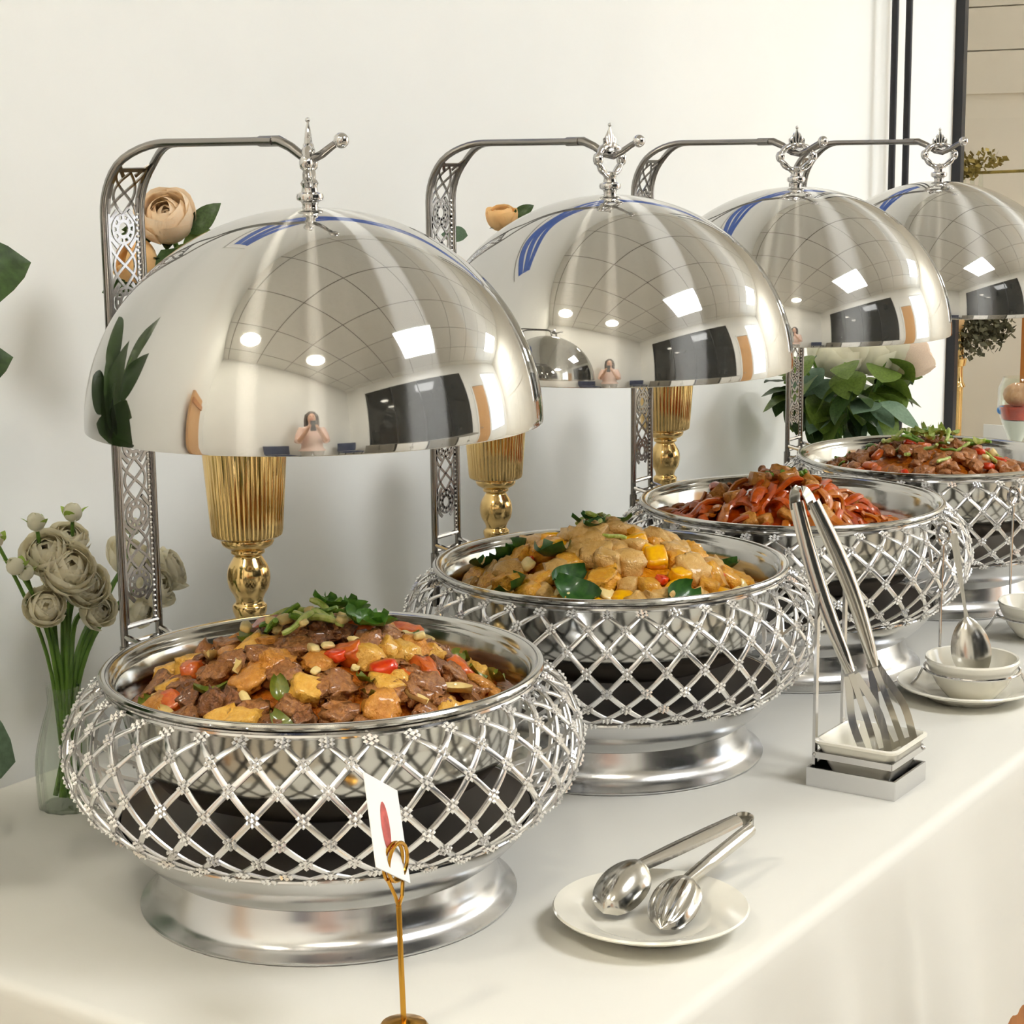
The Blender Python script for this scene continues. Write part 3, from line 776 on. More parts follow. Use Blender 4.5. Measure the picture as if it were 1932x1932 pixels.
# farthest: minced pork, greens
h4 = Heap(.047, .150, 0, .006, 1.1)
sauce(3, h4, 'sauce_brown', 'brown sauce in the farthest food pan')
k4 = [(50, 'pork_piece', CH('pork_piece', 'pork', (.010, .008, .006), .3, .25, 4), 'brown minced pork piece in the farthest pan', 'pork', .003, (.7, 1.3), 0, .15),
      (14, 'red_chilli_piece', CH('red_chilli_piece', 'tomato', (.012, .007, .005), .4, .1) + CH('red_chilli_piece', 'carrot', (.010, .007, .005), .4, .1), 'red chilli piece in the farthest pan', 'chilli', .005, (.7, 1.1), .02, .15),
      (14, 'celery_piece', [bent('celery_piece', 'scallion_dark', .024, .0035, .1, s, .6) for s in (1, 2)] + scal[:1], 'green celery piece in the farthest pan', 'celery', .006, (.8, 1.2), 0, .14),
      (8, 'garlic_piece', CH('garlic_piece', 'garlic', (.007, .005, .004), .3, .1), 'pale garlic piece in the farthest pan', 'garlic', .005, (.7, 1.1), 0, .15)]
scatter(3, h4, k4, 140, 21, .152, .0145)
topping(3, h4, [('chopped_scallion', scal + [flake('chopped_scallion', 'scallion', .026, .005, .4, s) for s in (1, 2, 3)], 34, 'chopped scallion heaped on the farthest pan', 'scallion', .012)], 25, .027, .006, .008)

# ------------------------------------------------------------------ flowers
def petal_mesh(R, ptop, ha, flare, m, seed, pbot=160):
    rs = random.Random(seed); w1 = rs.uniform(-.1, .1)
    def fn(u, v):
        t = u; s = v * 2 - 1
        top = math.radians(ptop) + .28 * abs(s) ** 2.2 + w1 * s * .4
        ph = math.radians(pbot) + (top - math.radians(pbot)) * t
        r = R * (1 + flare * t ** 3 + .05 * math.sin(3 * s + seed) * t)
        a = s * ha * (.42 + .58 * math.sin(PI * min(.62, .1 + .52 * t) / 1.24 * 1.24))
        return (r * math.sin(ph) * math.cos(a), r * math.sin(ph) * math.sin(a), r * math.cos(ph) + R)
    return MB().grid(fn, 6, 6).mesh('petal', m)
_pc = {}
def bloom(parent, kind, m, r, loc, axis, seed):
    """core mesh with separate petals wrapped round it"""
    rs = random.Random(seed)
    key = (kind, m)
    if key not in _pc:
        L = []
        if kind == 'rose':
            for R, pt, ha, fl, n in ((.26, 12, 1.5, .0, 3), (.40, 20, 1.4, .0, 3), (.54, 28, 1.3, .02, 4), (.70, 34, 1.2, .05, 4), (.84, 42, 1.1, .10, 5), (.96, 58, 1.05, .16, 5)):
                L.append((petal_mesh(R, pt, ha, fl, m, len(L) + 3), n, R))
        elif kind == 'ranunculus':
            for R, pt, ha, fl, n in ((.50, 14, 1.2, .04, 4), (.62, 28, 1.1, .06, 5), (.74, 42, 1.0, .08, 5), (.86, 57, .95, .10, 5), (.97, 74, .95, .13, 6)):
                L.append((petal_mesh(R, pt, ha, fl, m, len(L) + 9), n, R))
        else:
            for R, pt, ha, fl, n in ((.55, 6, 1.4, 0, 3), (.70, 12, 1.3, 0, 3)):
                L.append((petal_mesh(R, pt, ha, fl, m, len(L) + 5), n, R))
        core = MB().ball((0, 0, .56 if kind == 'ranunculus' else .5), .42 if kind == 'ranunculus' else .30, 14, (1, 1, 1.2)).mesh('bloom', m if kind == 'rose' else 'petal_core' if kind == 'ranunculus' else m)
        _pc[key] = (L, core)
    L, core = _pc[key]
    q = Vector((0, 0, 1)).rotation_difference(Vector(axis).normalized())
    b = link('bloom', core, parent, loc, q.to_euler(), r)
    for k, (me, n, R) in enumerate(L):
        off = rs.random() * 6
        for j in range(n):
            link('petal', me, b, (0, 0, .95 - R if kind != 'bud' else .8 - R), (rs.uniform(-.06, .06), rs.uniform(-.06, .06), off + 2 * PI * j / n), rs.uniform(.95, 1.05))
    return b
def leaf_mesh(m, wd=.3, fold=.25, droop=.25, seed=0, tip=1.0):
    def fn(u, v):
        s = v * 2 - 1; ww = wd * (math.sin(PI * u ** .8) ** .8) if u < 1 else 0
        return (u, s * ww, -droop * u * u + fold * abs(s) * ww + .02 * math.sin(9 * u + seed))
    return MB().grid(fn, 8, 4).mesh('leaf', m)
LEAF = {('d', 0): leaf_mesh('leaf_dark', .27, .25, .12, 1), ('d', 1): leaf_mesh('leaf_dark', .42, .12, .3, 2), ('m', 0): leaf_mesh('leaf_mid', .44, .15, .25, 3), ('m', 1): leaf_mesh('leaf_mid', .52, .08, .2, 4),
        ('p', 0): leaf_mesh('leaf_pale', .30, .12, .2, 5), ('p', 1): leaf_mesh('leaf_pale', .42, .1, .15, 6), ('b', 0): leaf_mesh('leaf_bud', .28, .2, .1, 7)}
def leaf(parent, key, base, dirv, L, roll=0.0):
    d = Vector(dirv).normalized(); z = Vector((0, 0, 1)); s = z.cross(d)
    if s.length < 1e-3: s = Vector((0, 1, 0))
    s.normalize(); n = d.cross(s)
    M = Matrix((d, s, n)).transposed().to_4x4() @ Matrix.Rotation(roll, 4, 'X')
    o = link('leaf', LEAF[key], parent, base, M.to_euler(), L); return o

# glass vase of cream ranunculus by the nearest dish
VX, VY = 1.2145, 1.333
gv = thing('glass_vase', 'small ribbed clear glass vase holding the cream ranunculus', 'vase', (VX, VY, T))
def vglass(prof, n=96, rib=.035, wall=.0016):
    outer = prof; inner = [(max(0.0, r - wall), z + (wall * 2 if k == 0 else 0)) for k, (r, z) in enumerate(prof)][::-1]
    b = MB(); b.lathe([(0, prof[0][1])] + outer + inner + [(0, inner[-1][1])], n, rfun=lambda r, z, a, j: r * (1 + rib * math.cos(12 * a)))
    return b
vprof = cat_rom([(.0255, 0), (.028, .004), (.0292, .03), (.0285, .052), (.0225, .078), (.0165, .097), (.0150, .107), (.0158, .119)], 24)
vglass(vprof).obj('vase_body', 'glass', gv, weld=True)
fl = [(1.191, 1.325, .200, .0185, 'r', (-.3, -.7, .5)), (1.2055, 1.335, .246, .022, 'r', (-.3, -.3, 1)), (1.240, 1.325, .212, .022, 'r', (.1, -.8, .6)),
      (1.2147, 1.318, .232, .024, 'r', (0, -.7, .8)), (1.237, 1.34, .253, .019, 'r', (.2, -.2, 1)), (1.319, 1.345, .222, .021, 'r', (.5, -.2, .8)), (1.3300, 1.325, .1940, .022, 'r', (.8, -.5, .3)),
      (1.3620, 1.335, .202, .021, 'r', (.9, -.1, .3)), (1.3150, 1.330, .172, .017, 'r', (.6, -.6, -.2)), (1.1620, 1.33, .2440, .012, 'b', (-.6, 0, .8)), (1.1746, 1.33, .236, .011, 'b', (-.4, -.3, .7)),
      (1.1949, 1.335, .279, .0125, 'b', (-.1, 0, 1)), (1.2357, 1.33, .2820, .0130, 'b', (.1, 0, 1)), (1.3120, 1.33, .256, .0125, 'b', (.2, 0, 1)), (1.2516, 1.322, .187, .018, 'r', (.3, -.8, .2)), (1.150, 1.34, .270, .011, 'b', (-.5, 0, 1))]
wherel = ['lowest at left', 'behind the big middle one', 'in front of the silver post', 'largest in the middle', 'high in the middle', 'right of the post at the top', 'right of the post in front',
          'rightmost of all', 'lowest right of the post', 'bud at far left', 'bud low at left', 'bud standing up at upper left', 'topmost bud', 'bud on top right of the post', 'low against the post', 'bud highest at the left edge']
for k, (x, y, z, r, kd, ax) in enumerate(fl):
    lab = f'cream ranunculus {"bud" if kd == "b" else "flower"} in the glass vase, {wherel[k].replace("bud ", "")}'
    t = thing('ranunculus', lab, 'flower', (VX, VY, T), group='cream ranunculus in the glass vase')
    P = Vector((x - VX, y - VY, z)); A = (Vector(ax).normalized() + Vector((-.55, -.45, .1)) * (1 if kd == 'r' else .2)).normalized()
    foot = Vector((random.uniform(-.012, .012), random.uniform(-.012, .012), .012))
    neck = Vector((P.x * .13, P.y * .3, .112))
    c1 = neck + (neck - foot) * .6
    pts = [foot, foot.lerp(neck, .5)] + bezier(neck, c1, P - A * .05, P - A * r * .2, 10)
    MB().tube(pts, .0026 if kd == 'r' else .0018, 7).obj('stem', 'stem_green', t)
    bloom(t, 'ranunculus' if kd == 'r' else 'bud', 'petal_cream' if kd == 'r' else 'petal_white', r, P - A * r * .8, A, k)
    if kd == 'b':
        for j in range(3):
            a = j * 2.1 + k
            leaf(t, ('b', 0), P - A * r * .7, (math.cos(a) * .7, math.sin(a) * .7, .75), r * 1.6)

# gold vases with peach roses
gold_prof_stem = cat_rom([(.040, 0), (.041, .004), (.036, .010), (.020, .022), (.013, .040), (.0125, .070), (.017, .082), (.013, .092), (.0130, .110), (.0165, .128), (.0140, .139), (.0185, .146), (.0160, .154), (.0140, .160), (.0165, .168), (.0168, .174), (.0135, .178), (.0150, .184), (.0195, .192), (.0213, .203), (.0195, .213), (.0150, .221), (.0135, .2245), (.0165, .2270), (.0165, .2300)], 90)
def gold_vase(x, y, s, label):
    g = thing('gold_vase', label, 'vase', (x, y, T), group='gold pedestal vases')
    g.scale = (s, s, s)
    b = MB(); b.lathe(gold_prof_stem, 48); b.obj('pedestal', 'gold', g)
    b = MB(); b.lathe([(.0, .2300), (.0165, .2300), (.0245, .2350), (.0262, .2385), (.0258, .2415), (.030, .2425)], 48); b.obj('cup_seat', 'gold', g)
    b = MB(); b.lathe([(.0, .2445), (.0310, .2430), (.0336, .2450), (.0345, .2490), (.0375, .29), (.0415, .345), (.0425, .352), (.0395, .352), (.036, .30), (.0, .285)], 176, rfun=lambda r, z, a, j: r * (1 + (.020 * abs(math.cos(22 * a)) if 2 <= j <= 5 else 0)))
    b.obj('cup', 'gold', g)
    return g
gold_vase(1.3821, 1.245, 1.0, 'gold pedestal vase with fluted cup behind the nearest dish')
gold_vase(1.880, 1.2913, .924, 'gold pedestal vase with fluted cup behind the second dish')
gold_vase(2.2886, 1.2878, .962, 'gold pedestal vase with fluted cup behind the third dish')
def rose(vx, vy, zc, P, r, ax, m, label, leaves, seed, kind='rose'):
    t = thing('rose', label, 'flower', (vx, vy, T), group='peach roses in the gold vases')
    P = Vector(P) - Vector((vx, vy, 0)); A = Vector(ax).normalized()
    b0 = Vector((.004 * math.cos(seed), .004 * math.sin(seed), zc))
    MB().tube([b0] + bezier(b0 + Vector((0, 0, .02)), b0 + Vector((0, 0, .10)), P - A * .09, P - A * r * .6, 12), .0026, 8).obj('stem', 'stem_green', t)
    bloom(t, kind, m, r, P - A * r * .9, A, seed)
    for q in range(5):
        a = q * 2 * PI / 5 + seed; o1 = A.orthogonal().normalized(); o2 = A.cross(o1); dd = o1 * math.cos(a) + o2 * math.sin(a)
        leaf(t, ('d', 0), P - A * r * .92, dd + A * .55, r * 1.15)
    for key, base, d, L in leaves: leaf(t, key, P + Vector(base), d, L, 1.25)
rose(1.3821, 1.245, .292, (1.345, 1.2984, .552), .0270, (-.62, -.38, .62), 'petal_peach', 'open peach rose above the shoulder of the nearest lid',
     [(('d', 0), (.012, -.017, -.016), (.45, -.68, .85), .042), (('m', 0), (.008, -.012, -.024), (.55, -.8, .1), .036), (('d', 0), (-.012, .010, -.022), (-.6, .7, .25), .03), (('d', 1), (-.01, 0, -.03), (.3, -.5, -.9), .05), (('d', 0), (-.015, .01, -.012), (-.6, .8, .1), .025), (('m', 0), (.01, -.01, -.035), (.4, -.6, -.2), .05)], 3)
rose(1.3821, 1.245, .292, (1.322, 1.318, .512), .021, (-.7, .3, .35), 'petal_orange', 'half-open apricot rose tucked behind the nearest silver post',
     [(('m', 0), (.02, -.02, .0), (.7, -.8, -.1), .04), (('d', 0), (-.0, .0, -.022), (-.5, .4, -.1), .035)], 5)
rose(1.880, 1.2913, .27, (1.950, 1.3254, .532), .018, (-.2, -.1, .9), 'petal_orange', 'apricot rose peeking over the second lid',
     [(('d', 0), (.01, -.01, .0), (.5, -.6, .5), .03), (('p', 0), (-.03, .03, -.02), (-.6, .5, .1), .035)], 7)
rose(2.2886, 1.2878, .28, (2.30, 1.29, .47), .02, (0, -.2, .9), 'petal_peach', 'peach rose hidden behind the third lid', [(('d', 0), (0, 0, -.02), (.5, .3, .3), .04)], 9)

# glass vase of white roses behind the farthest dish
BX, BY = 2.922, 1.30
bv = thing('glass_cylinder_vase', 'clear glass cylinder vase of white roses behind the farthest dish', 'vase', (BX, BY, T))
vglass([(.050, 0), (.053, .004), (.0535, .05), (.0535, .10), (.054, .172)], 64, .004, .0018).obj('vase_body', 'glass', bv, weld=True)
broses = [(2.9066, 1.3176, .284, .047, 'petal_white', 'large white rose at the left of the leafy bouquet', (-.2, -.5, .6)), (2.9381, 1.2706, .284, .042, 'petal_white', 'white rose in the middle of the leafy bouquet', (0, -.4, .8)),
          (2.9624, 1.2345, .284, .036, 'petal_white', 'small white rose right of the middle in the bouquet', (.2, -.3, .8)), (2.972, 1.212, .279, .038, 'petal_blush', 'blush pink rose at the right of the leafy bouquet', (.4, -.6, .5))]
for k, (x, y, z, r, m, lab, ax) in enumerate(broses):
    t = thing('rose', lab, 'flower', (BX, BY, T), group='roses in the glass cylinder vase')
    P = Vector((x - BX, y - BY, z)); A = Vector(ax).normalized()
    f0 = Vector((random.uniform(-.03, .03), random.uniform(-.03, .03), .01))
    MB().tube([f0] + bezier(f0 * .5 + Vector((0, 0, .10)), Vector((P.x * .3, P.y * .3, .18)), P - A * .09, P - A * r * .5, 10), .0032, 8).obj('stem', 'stem_green', t)
    bloom(t, 'rose', m, r, P - A * r * .9, A, 30 + k)
rs = random.Random(4)
greens = [('eucalyptus_sprig', 'pale grey-green leafy sprig in the far bouquet', 'p'), ('leafy_branch', 'mid green broad-leaved branch in the far bouquet', 'm'), ('dark_leafy_branch', 'dark green leafy branch in the far bouquet', 'd')]
for k in range(15):
    nm, lab, ky = greens[[1, 2, 0, 1, 1, 2, 0, 1, 1, 2, 0, 1, 1, 2, 1][k]]
    a = 2 * PI * k / 15 + rs.uniform(-.2, .2)
    t = thing(nm, lab + ', pointing ' + ['right', 'back right', 'back', 'back left', 'left', 'front left', 'front', 'front right'][int(((math.degrees(a) + 56.1 + 22.5) % 360) // 45)], 'branch', (BX, BY, T), group=lab); rad = rs.uniform(.05, .115); hz = rs.uniform(.20, .285)
    P = Vector((rad * math.cos(a), rad * math.sin(a), hz)); P.y = min(P.y, .12)
    f0 = Vector((-.03 * math.cos(a), -.03 * math.sin(a), .01)); nk = Vector((.035 * math.cos(a), .035 * math.sin(a), .17))
    pts = [f0] + bezier(f0.lerp(nk, .5), nk, nk.lerp(P, .6) + Vector((0, 0, .02)), P, 8)
    MB().tube(pts, .0022, 6).obj('stem', 'stem_green', t)
    for j in range(5):
        q = pts[4 + j] if 4 + j < len(pts) else P
        aa = a + rs.uniform(-1.3, 1.3); Lf = rs.uniform(.055, .080)
        d = Vector((math.cos(aa), math.sin(aa), rs.uniform(-1.3, .1)))
        if q.y + d.y * Lf > .145: d.y = -abs(d.y) * .3
        leaf(t, (ky, j % 2), q, d, Lf, rs.uniform(-.5, .5))
# the two that stick out left below the lid
t = thing('leafy_branch', 'drooping green leaves at the left side of the cylinder vase', 'branch', (BX, BY, T))
MB().tube([(0, 0, .03), (-.03, .04, .16), (-.06, .07, .215)], .0022, 6).obj('stem', 'stem_green', t)
leaf(t, ('m', 0), (-.06, .065, .215), (-.5, .55, -.15), .06); leaf(t, ('d', 1), (-.045, .045, .215), (-.3, .1, -1), .075, .6); leaf(t, ('d', 1), (-.05, .055, .22), (-.45, .5, .15), .07)

# tall leafy plant at the near end of the table (its leaf tips enter the picture at the left edge)
PX, PYY = 0.952, 1.300
pv = thing('leafy_plant', 'dark green large-leaved plant whose leaf tips reach in at the left edge', 'plant', (PX, PYY, T))
MB().lathe([(0, 0), (.032, 0), (.036, .01), (.034, .05), (.022, .10), (.020, .13), (.025, .14), (.022, .14), (.018, .12), (0, .10)], 40).obj('pot', 'porcelain', pv)
def pleaf(base, tip, key, roll=0.0):
    b = Vector(base) - Vector((PX, PYY, 0)); tp = Vector(tip) - Vector((PX, PYY, 0)); d = tp - b; L = d.length
    d = d / L; d = (d + Vector((0, 0, .12))).normalized()
    leaf(pv, key, b, d, L, roll + .75)
MB().tube([(0, 0, .10), (.005, 0, .30), (.0, .0, .45), (-.005, 0, .56)], [.005, .0045, .004, .003], 8).obj('stem', 'stem_green', pv)
MB().tube([(0, 0, .10), (.02, -.02, .2), (.02, -.03, .36)], .003, 8).obj('stem', 'stem_green', pv)
for b_, t_, k_, r_ in [((1.00, 1.285, .500), (1.141, 1.25, .513), ('d', 0), .3), ((.99, 1.285, .428), (1.113, 1.25, .435), ('d', 0), .3), ((.95, 1.300, .52), (.955, 1.290, .70), ('d', 0), 1.2), ((.95, 1.300, .45), (.89, 1.24, .58), ('d', 0), .8),
                       ((.95, 1.30, .42), (.85, 1.33, .44), ('d', 1), .2), ((.955, 1.29, .40), (.96, 1.19, .46), ('d', 1), .5), ((.97, 1.27, .36), (1.01, 1.20, .40), ('d', 1), .4), ((.96, 1.28, .32), (.88, 1.22, .36), ('d', 1), .3),
                       ((.96, 1.28, .30), (1.00, 1.20, .29), ('d', 1), .8), ((.96, 1.28, .28), (.93, 1.18, .32), ('d', 1), .5), ((.96, 1.28, .26), (.87, 1.20, .27), ('d', 1), .2), ((.95, 1.30, .46), (.99, 1.40, .55), ('d', 0), .9),
                       ((.965, 1.28, .36), (1.00, 1.25, .56), ('d', 0), 1.0), ((1.0, 1.275, .135), (1.083, 1.25, .083), ('p', 1), .6), ((.96, 1.28, .40), (1.03, 1.20, .50), ('d', 1), .3), ((.95, 1.29, .30), (.90, 1.26, .46), ('d', 1), .6), ((.96, 1.28, .24), (1.0, 1.22, .20), ('d', 1), .2), ((.96, 1.28, .22), (.93, 1.19, .17), ('d', 1), .4)]:
    pleaf(b_, t_, k_, r_)

# ------------------------------------------------------------------ plates, bowls, tongs
plate_m = MB().lathe([(0, .003), (.036, .003), (.040, .0), (.044, .0015), (.047, .005), (.066, .0125), (.0765, .0165), (.0782, .0185), (.0770, .0200), (.066, .0168), (.049, .0100), (.045, .0072), (.0, .0065)], 96).mesh('plate', 'porcelain')
PLX, PLY = 1.2565, .7185
p = link('plate', plate_m, None, (PLX, PLY, T)); tag(p, 'round white plate under the short serving tongs at front', 'plate', 'round white plates')
p = link('plate', plate_m, None, (2.016, .744, T)); tag(p, 'round white plate under the cream bowl with the spoon', 'plate', 'round white plates')

def chan(wd, dep, th, n=5):
    """open channel section: arc of width wd and depth dep"""
    up = [(wd / 2 * math.sin(-1.2 + 2.4 * k / (n - 1)) / math.sin(1.2), dep * (math.cos(-1.2 + 2.4 * k / (n - 1)) - math.cos(1.2)) / (1 - math.cos(1.2))) for k in range(n)]
    return up + [(a * .93, b - th) for a, b in up[::-1]]
# short tongs on the plate
tg = thing('serving_tongs', 'short steel serving tongs with a spoon and a shell head lying on the plate', 'tongs', (PLX, PLY, T))
O = Vector((PLX, PLY, 0))
eA = Vector((1.402, .717, .046)) - O; nA = Vector((1.2805, .7455, .037)) - O
eB = Vector((1.404, .705, .040)) - O; nB = Vector((1.2860, .7045, .031)) - O
camdir = Vector((-.78, -.52, .35))
MB().sweep([eA.lerp(nA, k / 8) for k in range(9)], Vector((-.35, -.25, .9)), chan(.0150, .0045, .0010), [.95, 1, 1.05, 1.05, 1.05, 1.05, 1.0, .95, .85]).obj('arm', 'tong_steel', tg)
MB().sweep([eB.lerp(nB, k / 8) for k in range(9)], Vector((-.1, -.75, .65)), chan(.0120, .0045, .0010), [.95, 1, 1, 1, 1, 1, .95, .9, .8]).obj('arm', 'tong_steel', tg)
mid = (eA + eB) / 2 + Vector((.012, -.001, .002))
MB().sweep(bezier(eA, eA + Vector((.012, -.002, .0015)), eB + Vector((.013, .001, .0)), eB, 9), Vector((0, .1, 1)), [(-.0006, -.0060), (.0006, -.0060), (.0006, .0060), (-.0006, .0060)]).obj('spring_bend', 'tong_steel', tg)
def head(base, ax, side, L, W, depth, ribs):
    """scooped head; ax along, side across, normal = ax x side"""
    ax = Vector(ax).normalized(); side = Vector(side); side = (side - ax * side.dot(ax)).normalized(); nn = ax.cross(side)
    b = MB(); th = .0011
    for sgn in (0, 1):
        def fn(u, v):
            s = v * 2 - 1; e_ = 2 * (.05 + .95 * u) - 1; ww = W * math.sqrt(max(0, 1 - abs(e_) ** 2.2))
            bow = depth * (1 - s * s) * math.sqrt(max(0, 1 - e_ * e_))
            if ribs: bow += .0011 * math.cos(s * 9 * PI / 2) * min(1, u * 2.2) * (1 - u ** 6)
            lu = u * L + (ribs and .0022 * abs(math.cos(s * 9 * PI / 4)) * u or 0)
            return base + ax * lu + side * (s * ww) + nn * (bow + th * sgn)
        b.grid(fn, 14, 28)
    return b
head(nA + Vector((.004, 0, .001)), Vector((-.050, .002, -.022)), Vector((-.1, .95, .22)), .058, .0205, -.013, False).obj('spoon_head', 'tong_steel', tg)
head(nB + Vector((.004, 0, .001)), Vector((-.062, -.011, -.0185)), Vector((.0, .9, .25)), .062, .0195, -.009, True).obj('shell_head', 'tong_steel', tg)

# stand with square dish and slotted tongs
SX, SY = 1.680, .7195
sd = thing('tong_stand', 'chrome tong stand with a boxy base and two upright rods', 'stand', (SX, SY, T))
b = MB()
for s in (-1, 1):
    b.box((s * .0375, 0, .0095), (.0022, .0915, .019)); b.box((0, s * .0447, .0095), (.0728, .0022, .019))
b.box((0, 0, .001), (.0728, .0872, .002)); b.obj('base', 'satin', sd, False)
for sx in (-.030, .034):
    MB().box((sx, .0410, .0975), (.0058, .0030, .187)).obj('upright', 'chrome', sd, False)
b = MB()
pts = [(-.033, -.040), (.044, -.040), (.044, .0385), (-.033, .0385)]
for k in range(4):
    a, c = pts[k], pts[(k + 1) % 4]; b.sweep([(a[0], a[1], .031), (c[0], c[1], .031)], (0, 0, 1), [(-.0011, -.0032), (.0011, -.0032), (.0011, .0032), (-.0011, .0032)])
b.obj('dish_holder', 'chrome', sd, False)
for q in ((.0425, -.0415), (-.033, .0400)):
    MB().ball((q[0], q[1], .031), .0022, 8).obj('screw', 'chrome', sd)
def rrect(a, bb, r, n=6):
    out = []
    for cx, cy, s in ((a - r, bb - r, 0), (-a + r, bb - r, 1), (-a + r, -bb + r, 2), (a - r, -bb + r, 3)):
        for k in range(n + 1):
            q = (s + k / n) * PI / 2; out.append((cx + r * math.cos(q), cy + r * math.sin(q)))
    return out
def sq_dish():
    b = MB(); prof = [(.026, .0), (.029, .002), (.034, .014), (.0405, .0325), (.0435, .0360), (.0435, .0385), (.0405, .0392), (.0375, .036), (.0335, .020), (.029, .0065), (.020, .005)]
    rings = [rrect(a, a, min(.010, a * .35)) for a, z in prof]; n = len(rings[0]); vs = []; fs = []
    for (a, z), rg in zip(prof, rings): vs += [(x, y, z) for x, y in rg]
    for j in range(len(prof) - 1):
        for k in range(n): fs.append((j * n + k, j * n + (k + 1) % n, (j + 1) * n + (k + 1) % n, (j + 1) * n + k))
    fs.append(tuple(range(n))); fs.append(tuple((len(prof) - 1) * n + k for k in range(n)))
    return b.add(vs, fs)
p = sq_dish().obj('square_dish', 'porcelain'); p.location = (SX + .0075, SY - .0012, T + .0072); tag(p, 'small square cream dish held in the chrome tong stand', 'dish')
tn = thing('slotted_tongs', 'tall steel tongs with slotted fork heads leaning in the chrome stand', 'tongs', (SX, SY, T))
topc = Vector((1.6600, .7815, .2800)) - Vector((SX, SY, 0))
h1_ = Vector((1.6655, .7060, .0450)) - Vector((SX, SY, 0)); h2_ = Vector((1.7120, .6990, .0440)) - Vector((SX, SY, 0))
sv = Vector((.56, -.83, .0)).normalized()
for q, (hd, off) in enumerate(((h1_, -.0075), (h2_, .0085))):
    a = topc + sv * off + Vector((0, 0, -.004)); nk = a.lerp(hd, .70)
    kn = [a.lerp(nk, k / 10) + sv * ((.006 if q else -.004) * math.sin(PI * k / 10)) for k in range(11)]
    MB().sweep(kn, Vector((-.55, -.72, .25)), chan(.0165, .0050, .0011), [.95, 1, 1.05, 1.08, 1.1, 1.08, 1.05, 1, .95, .85, .72]).obj('arm', 'tong_steel', tn)
    ax = (hd - nk).normalized(); L = (hd - nk).length + .012
    side = (sv - ax * sv.dot(ax)).normalized(); nn = ax.cross(side)
    b = MB()
    for s, w0 in ((-1, .0072), (0, .0060), (1, .0072)):
        P = []; 
        for k in range(10):
            u = k / 9; spread = .0030 + .0105 * min(1, u * 2.0) - .0025 * max(0, u - .7) / .3
            P.append(nk + ax * (u * L) + side * (s * spread) + nn * (.006 * math.sin(PI * u) * (1 if s == 0 else .55)))
        b.sweep(P, nn, [(-w0 * .5, -.0006), (w0 * .5, -.0006), (w0 * .5, .0006), (-w0 * .5, .0006)])
    b.sweep([nk + ax * (-.004) , nk + ax * .012, nk + ax * .026], nn, [(-.0080, -.0008), (.0080, -.0008), (.0080, .0010), (-.0080, .0010)], [.85, 1.0, 1.25])
    b.sweep([nk + ax * (L - .004) - side * .0140, nk + ax * (L - .003) + side * .0140], nn, [(-.003, -.0006), (.003, -.0006), (.003, .0006), (-.003, .0006)])
    b.obj('slotted_head', 'tong_steel', tn)
tp = topc + Vector((0, .003, .010))
ua = topc + sv * -.0075 + Vector((0, 0, -.004)); ub = topc + sv * .0085 + Vector((0, 0, -.004))
MB().sweep(bezier(ua - Vector((0, 0, .006)), ua + Vector((-.002, .006, .020)), ub + Vector((-.002, .006, .020)), ub - Vector((0, 0, .006)), 13), Vector((-.95, .20, .2)), [(-.0007, -.0078), (.0007, -.0078), (.0007, .0078), (-.0007, .0078)]).obj('spring_bend', 'tong_steel', tn)

# bowls on wire stands with spoons
bowl_m = MB().lathe([(0, .002), (.024, .002), (.027, .0), (.029, .002), (.039, .014), (.0475, .030), (.0505, .0385), (.0518, .0425), (.0508, .0448), (.0485, .0440), (.046, .034), (.036, .017), (.024, .008), (0, .006)], 72).mesh('bowl', 'porcelain')
def wire_stand(x, y, label, rz=0.0):
    t = thing('wire_stand', label, 'stand', (x, y, T + .0075), rz, 'chrome wire bowl stands')
    b = MB().lathe(ring(.0522, .031, .0019, k=8), 64, close=True); b.obj('hoop', 'chrome', t)
    for k in range(3):
        a = math.radians((-75, 40, 105)[k])
        MB().tube([(.0525 * math.cos(a), .0525 * math.sin(a), .031), (.060 * math.cos(a), .060 * math.sin(a), .015), (.066 * math.cos(a), .066 * math.sin(a), .0075)], .0014, 8).obj('leg', 'chrome', t)
    hx, hy = .053 * math.cos(1.1), .053 * math.sin(1.1)
    MB().tube([(hx, hy, .031), (hx * 1.02, hy * 1.02, .09), (hx * 1.0, hy * 1.0, .165)], .0016, 8).obj('upright', 'chrome', t)
    pts = [(hx + .007 * math.cos(q) * .557, hy - .007 * math.cos(q) * .83, .175 + .012 * math.sin(q)) for q in [2 * PI * k / 16 for k in range(16)]]
    MB().tube(pts, .0022, 8, closed=True).obj('eye_loop', 'chrome', t)
    return t
def big_spoon(x, y, label, tip, top):
    t = thing('serving_spoon', label, 'spoon', (x, y, T), group='steel serving spoons')
    tip = Vector(tip); top = Vector(top); ax = (top - tip).normalized()
    side = Vector((.56, -.83, 0)); side = (side - ax * side.dot(ax)).normalized(); nn = ax.cross(side)
    b = MB()
    for sgn in (0, 1):
        def fn(u, v):
            s = v * 2 - 1; ww = .0225 * math.sin(PI * (u * .86 + .12)) ** .62
            return tip + ax * (u * .066) + side * (s * ww) + nn * (-.0075 * (1 - s * s) * math.sin(PI * (u * .9 + .08)) ** .5 + .0012 * sgn)
        b.grid(fn, 14, 14)
    b.obj('spoon_bowl', 'tong_steel', t)
    P = [tip + ax * (.058 + (top - tip).length * .98 * k / 8 - .05 * k / 8) for k in range(9)]
    MB().sweep(P, nn, [(-.0040, -.0008), (.0040, -.0008), (.0030, .0012), (-.0030, .0012)], [1.0, .55, .5, .55, .7, .85, 1, 1.05, 1.0]).obj('handle', 'tong_steel', t)
    return t
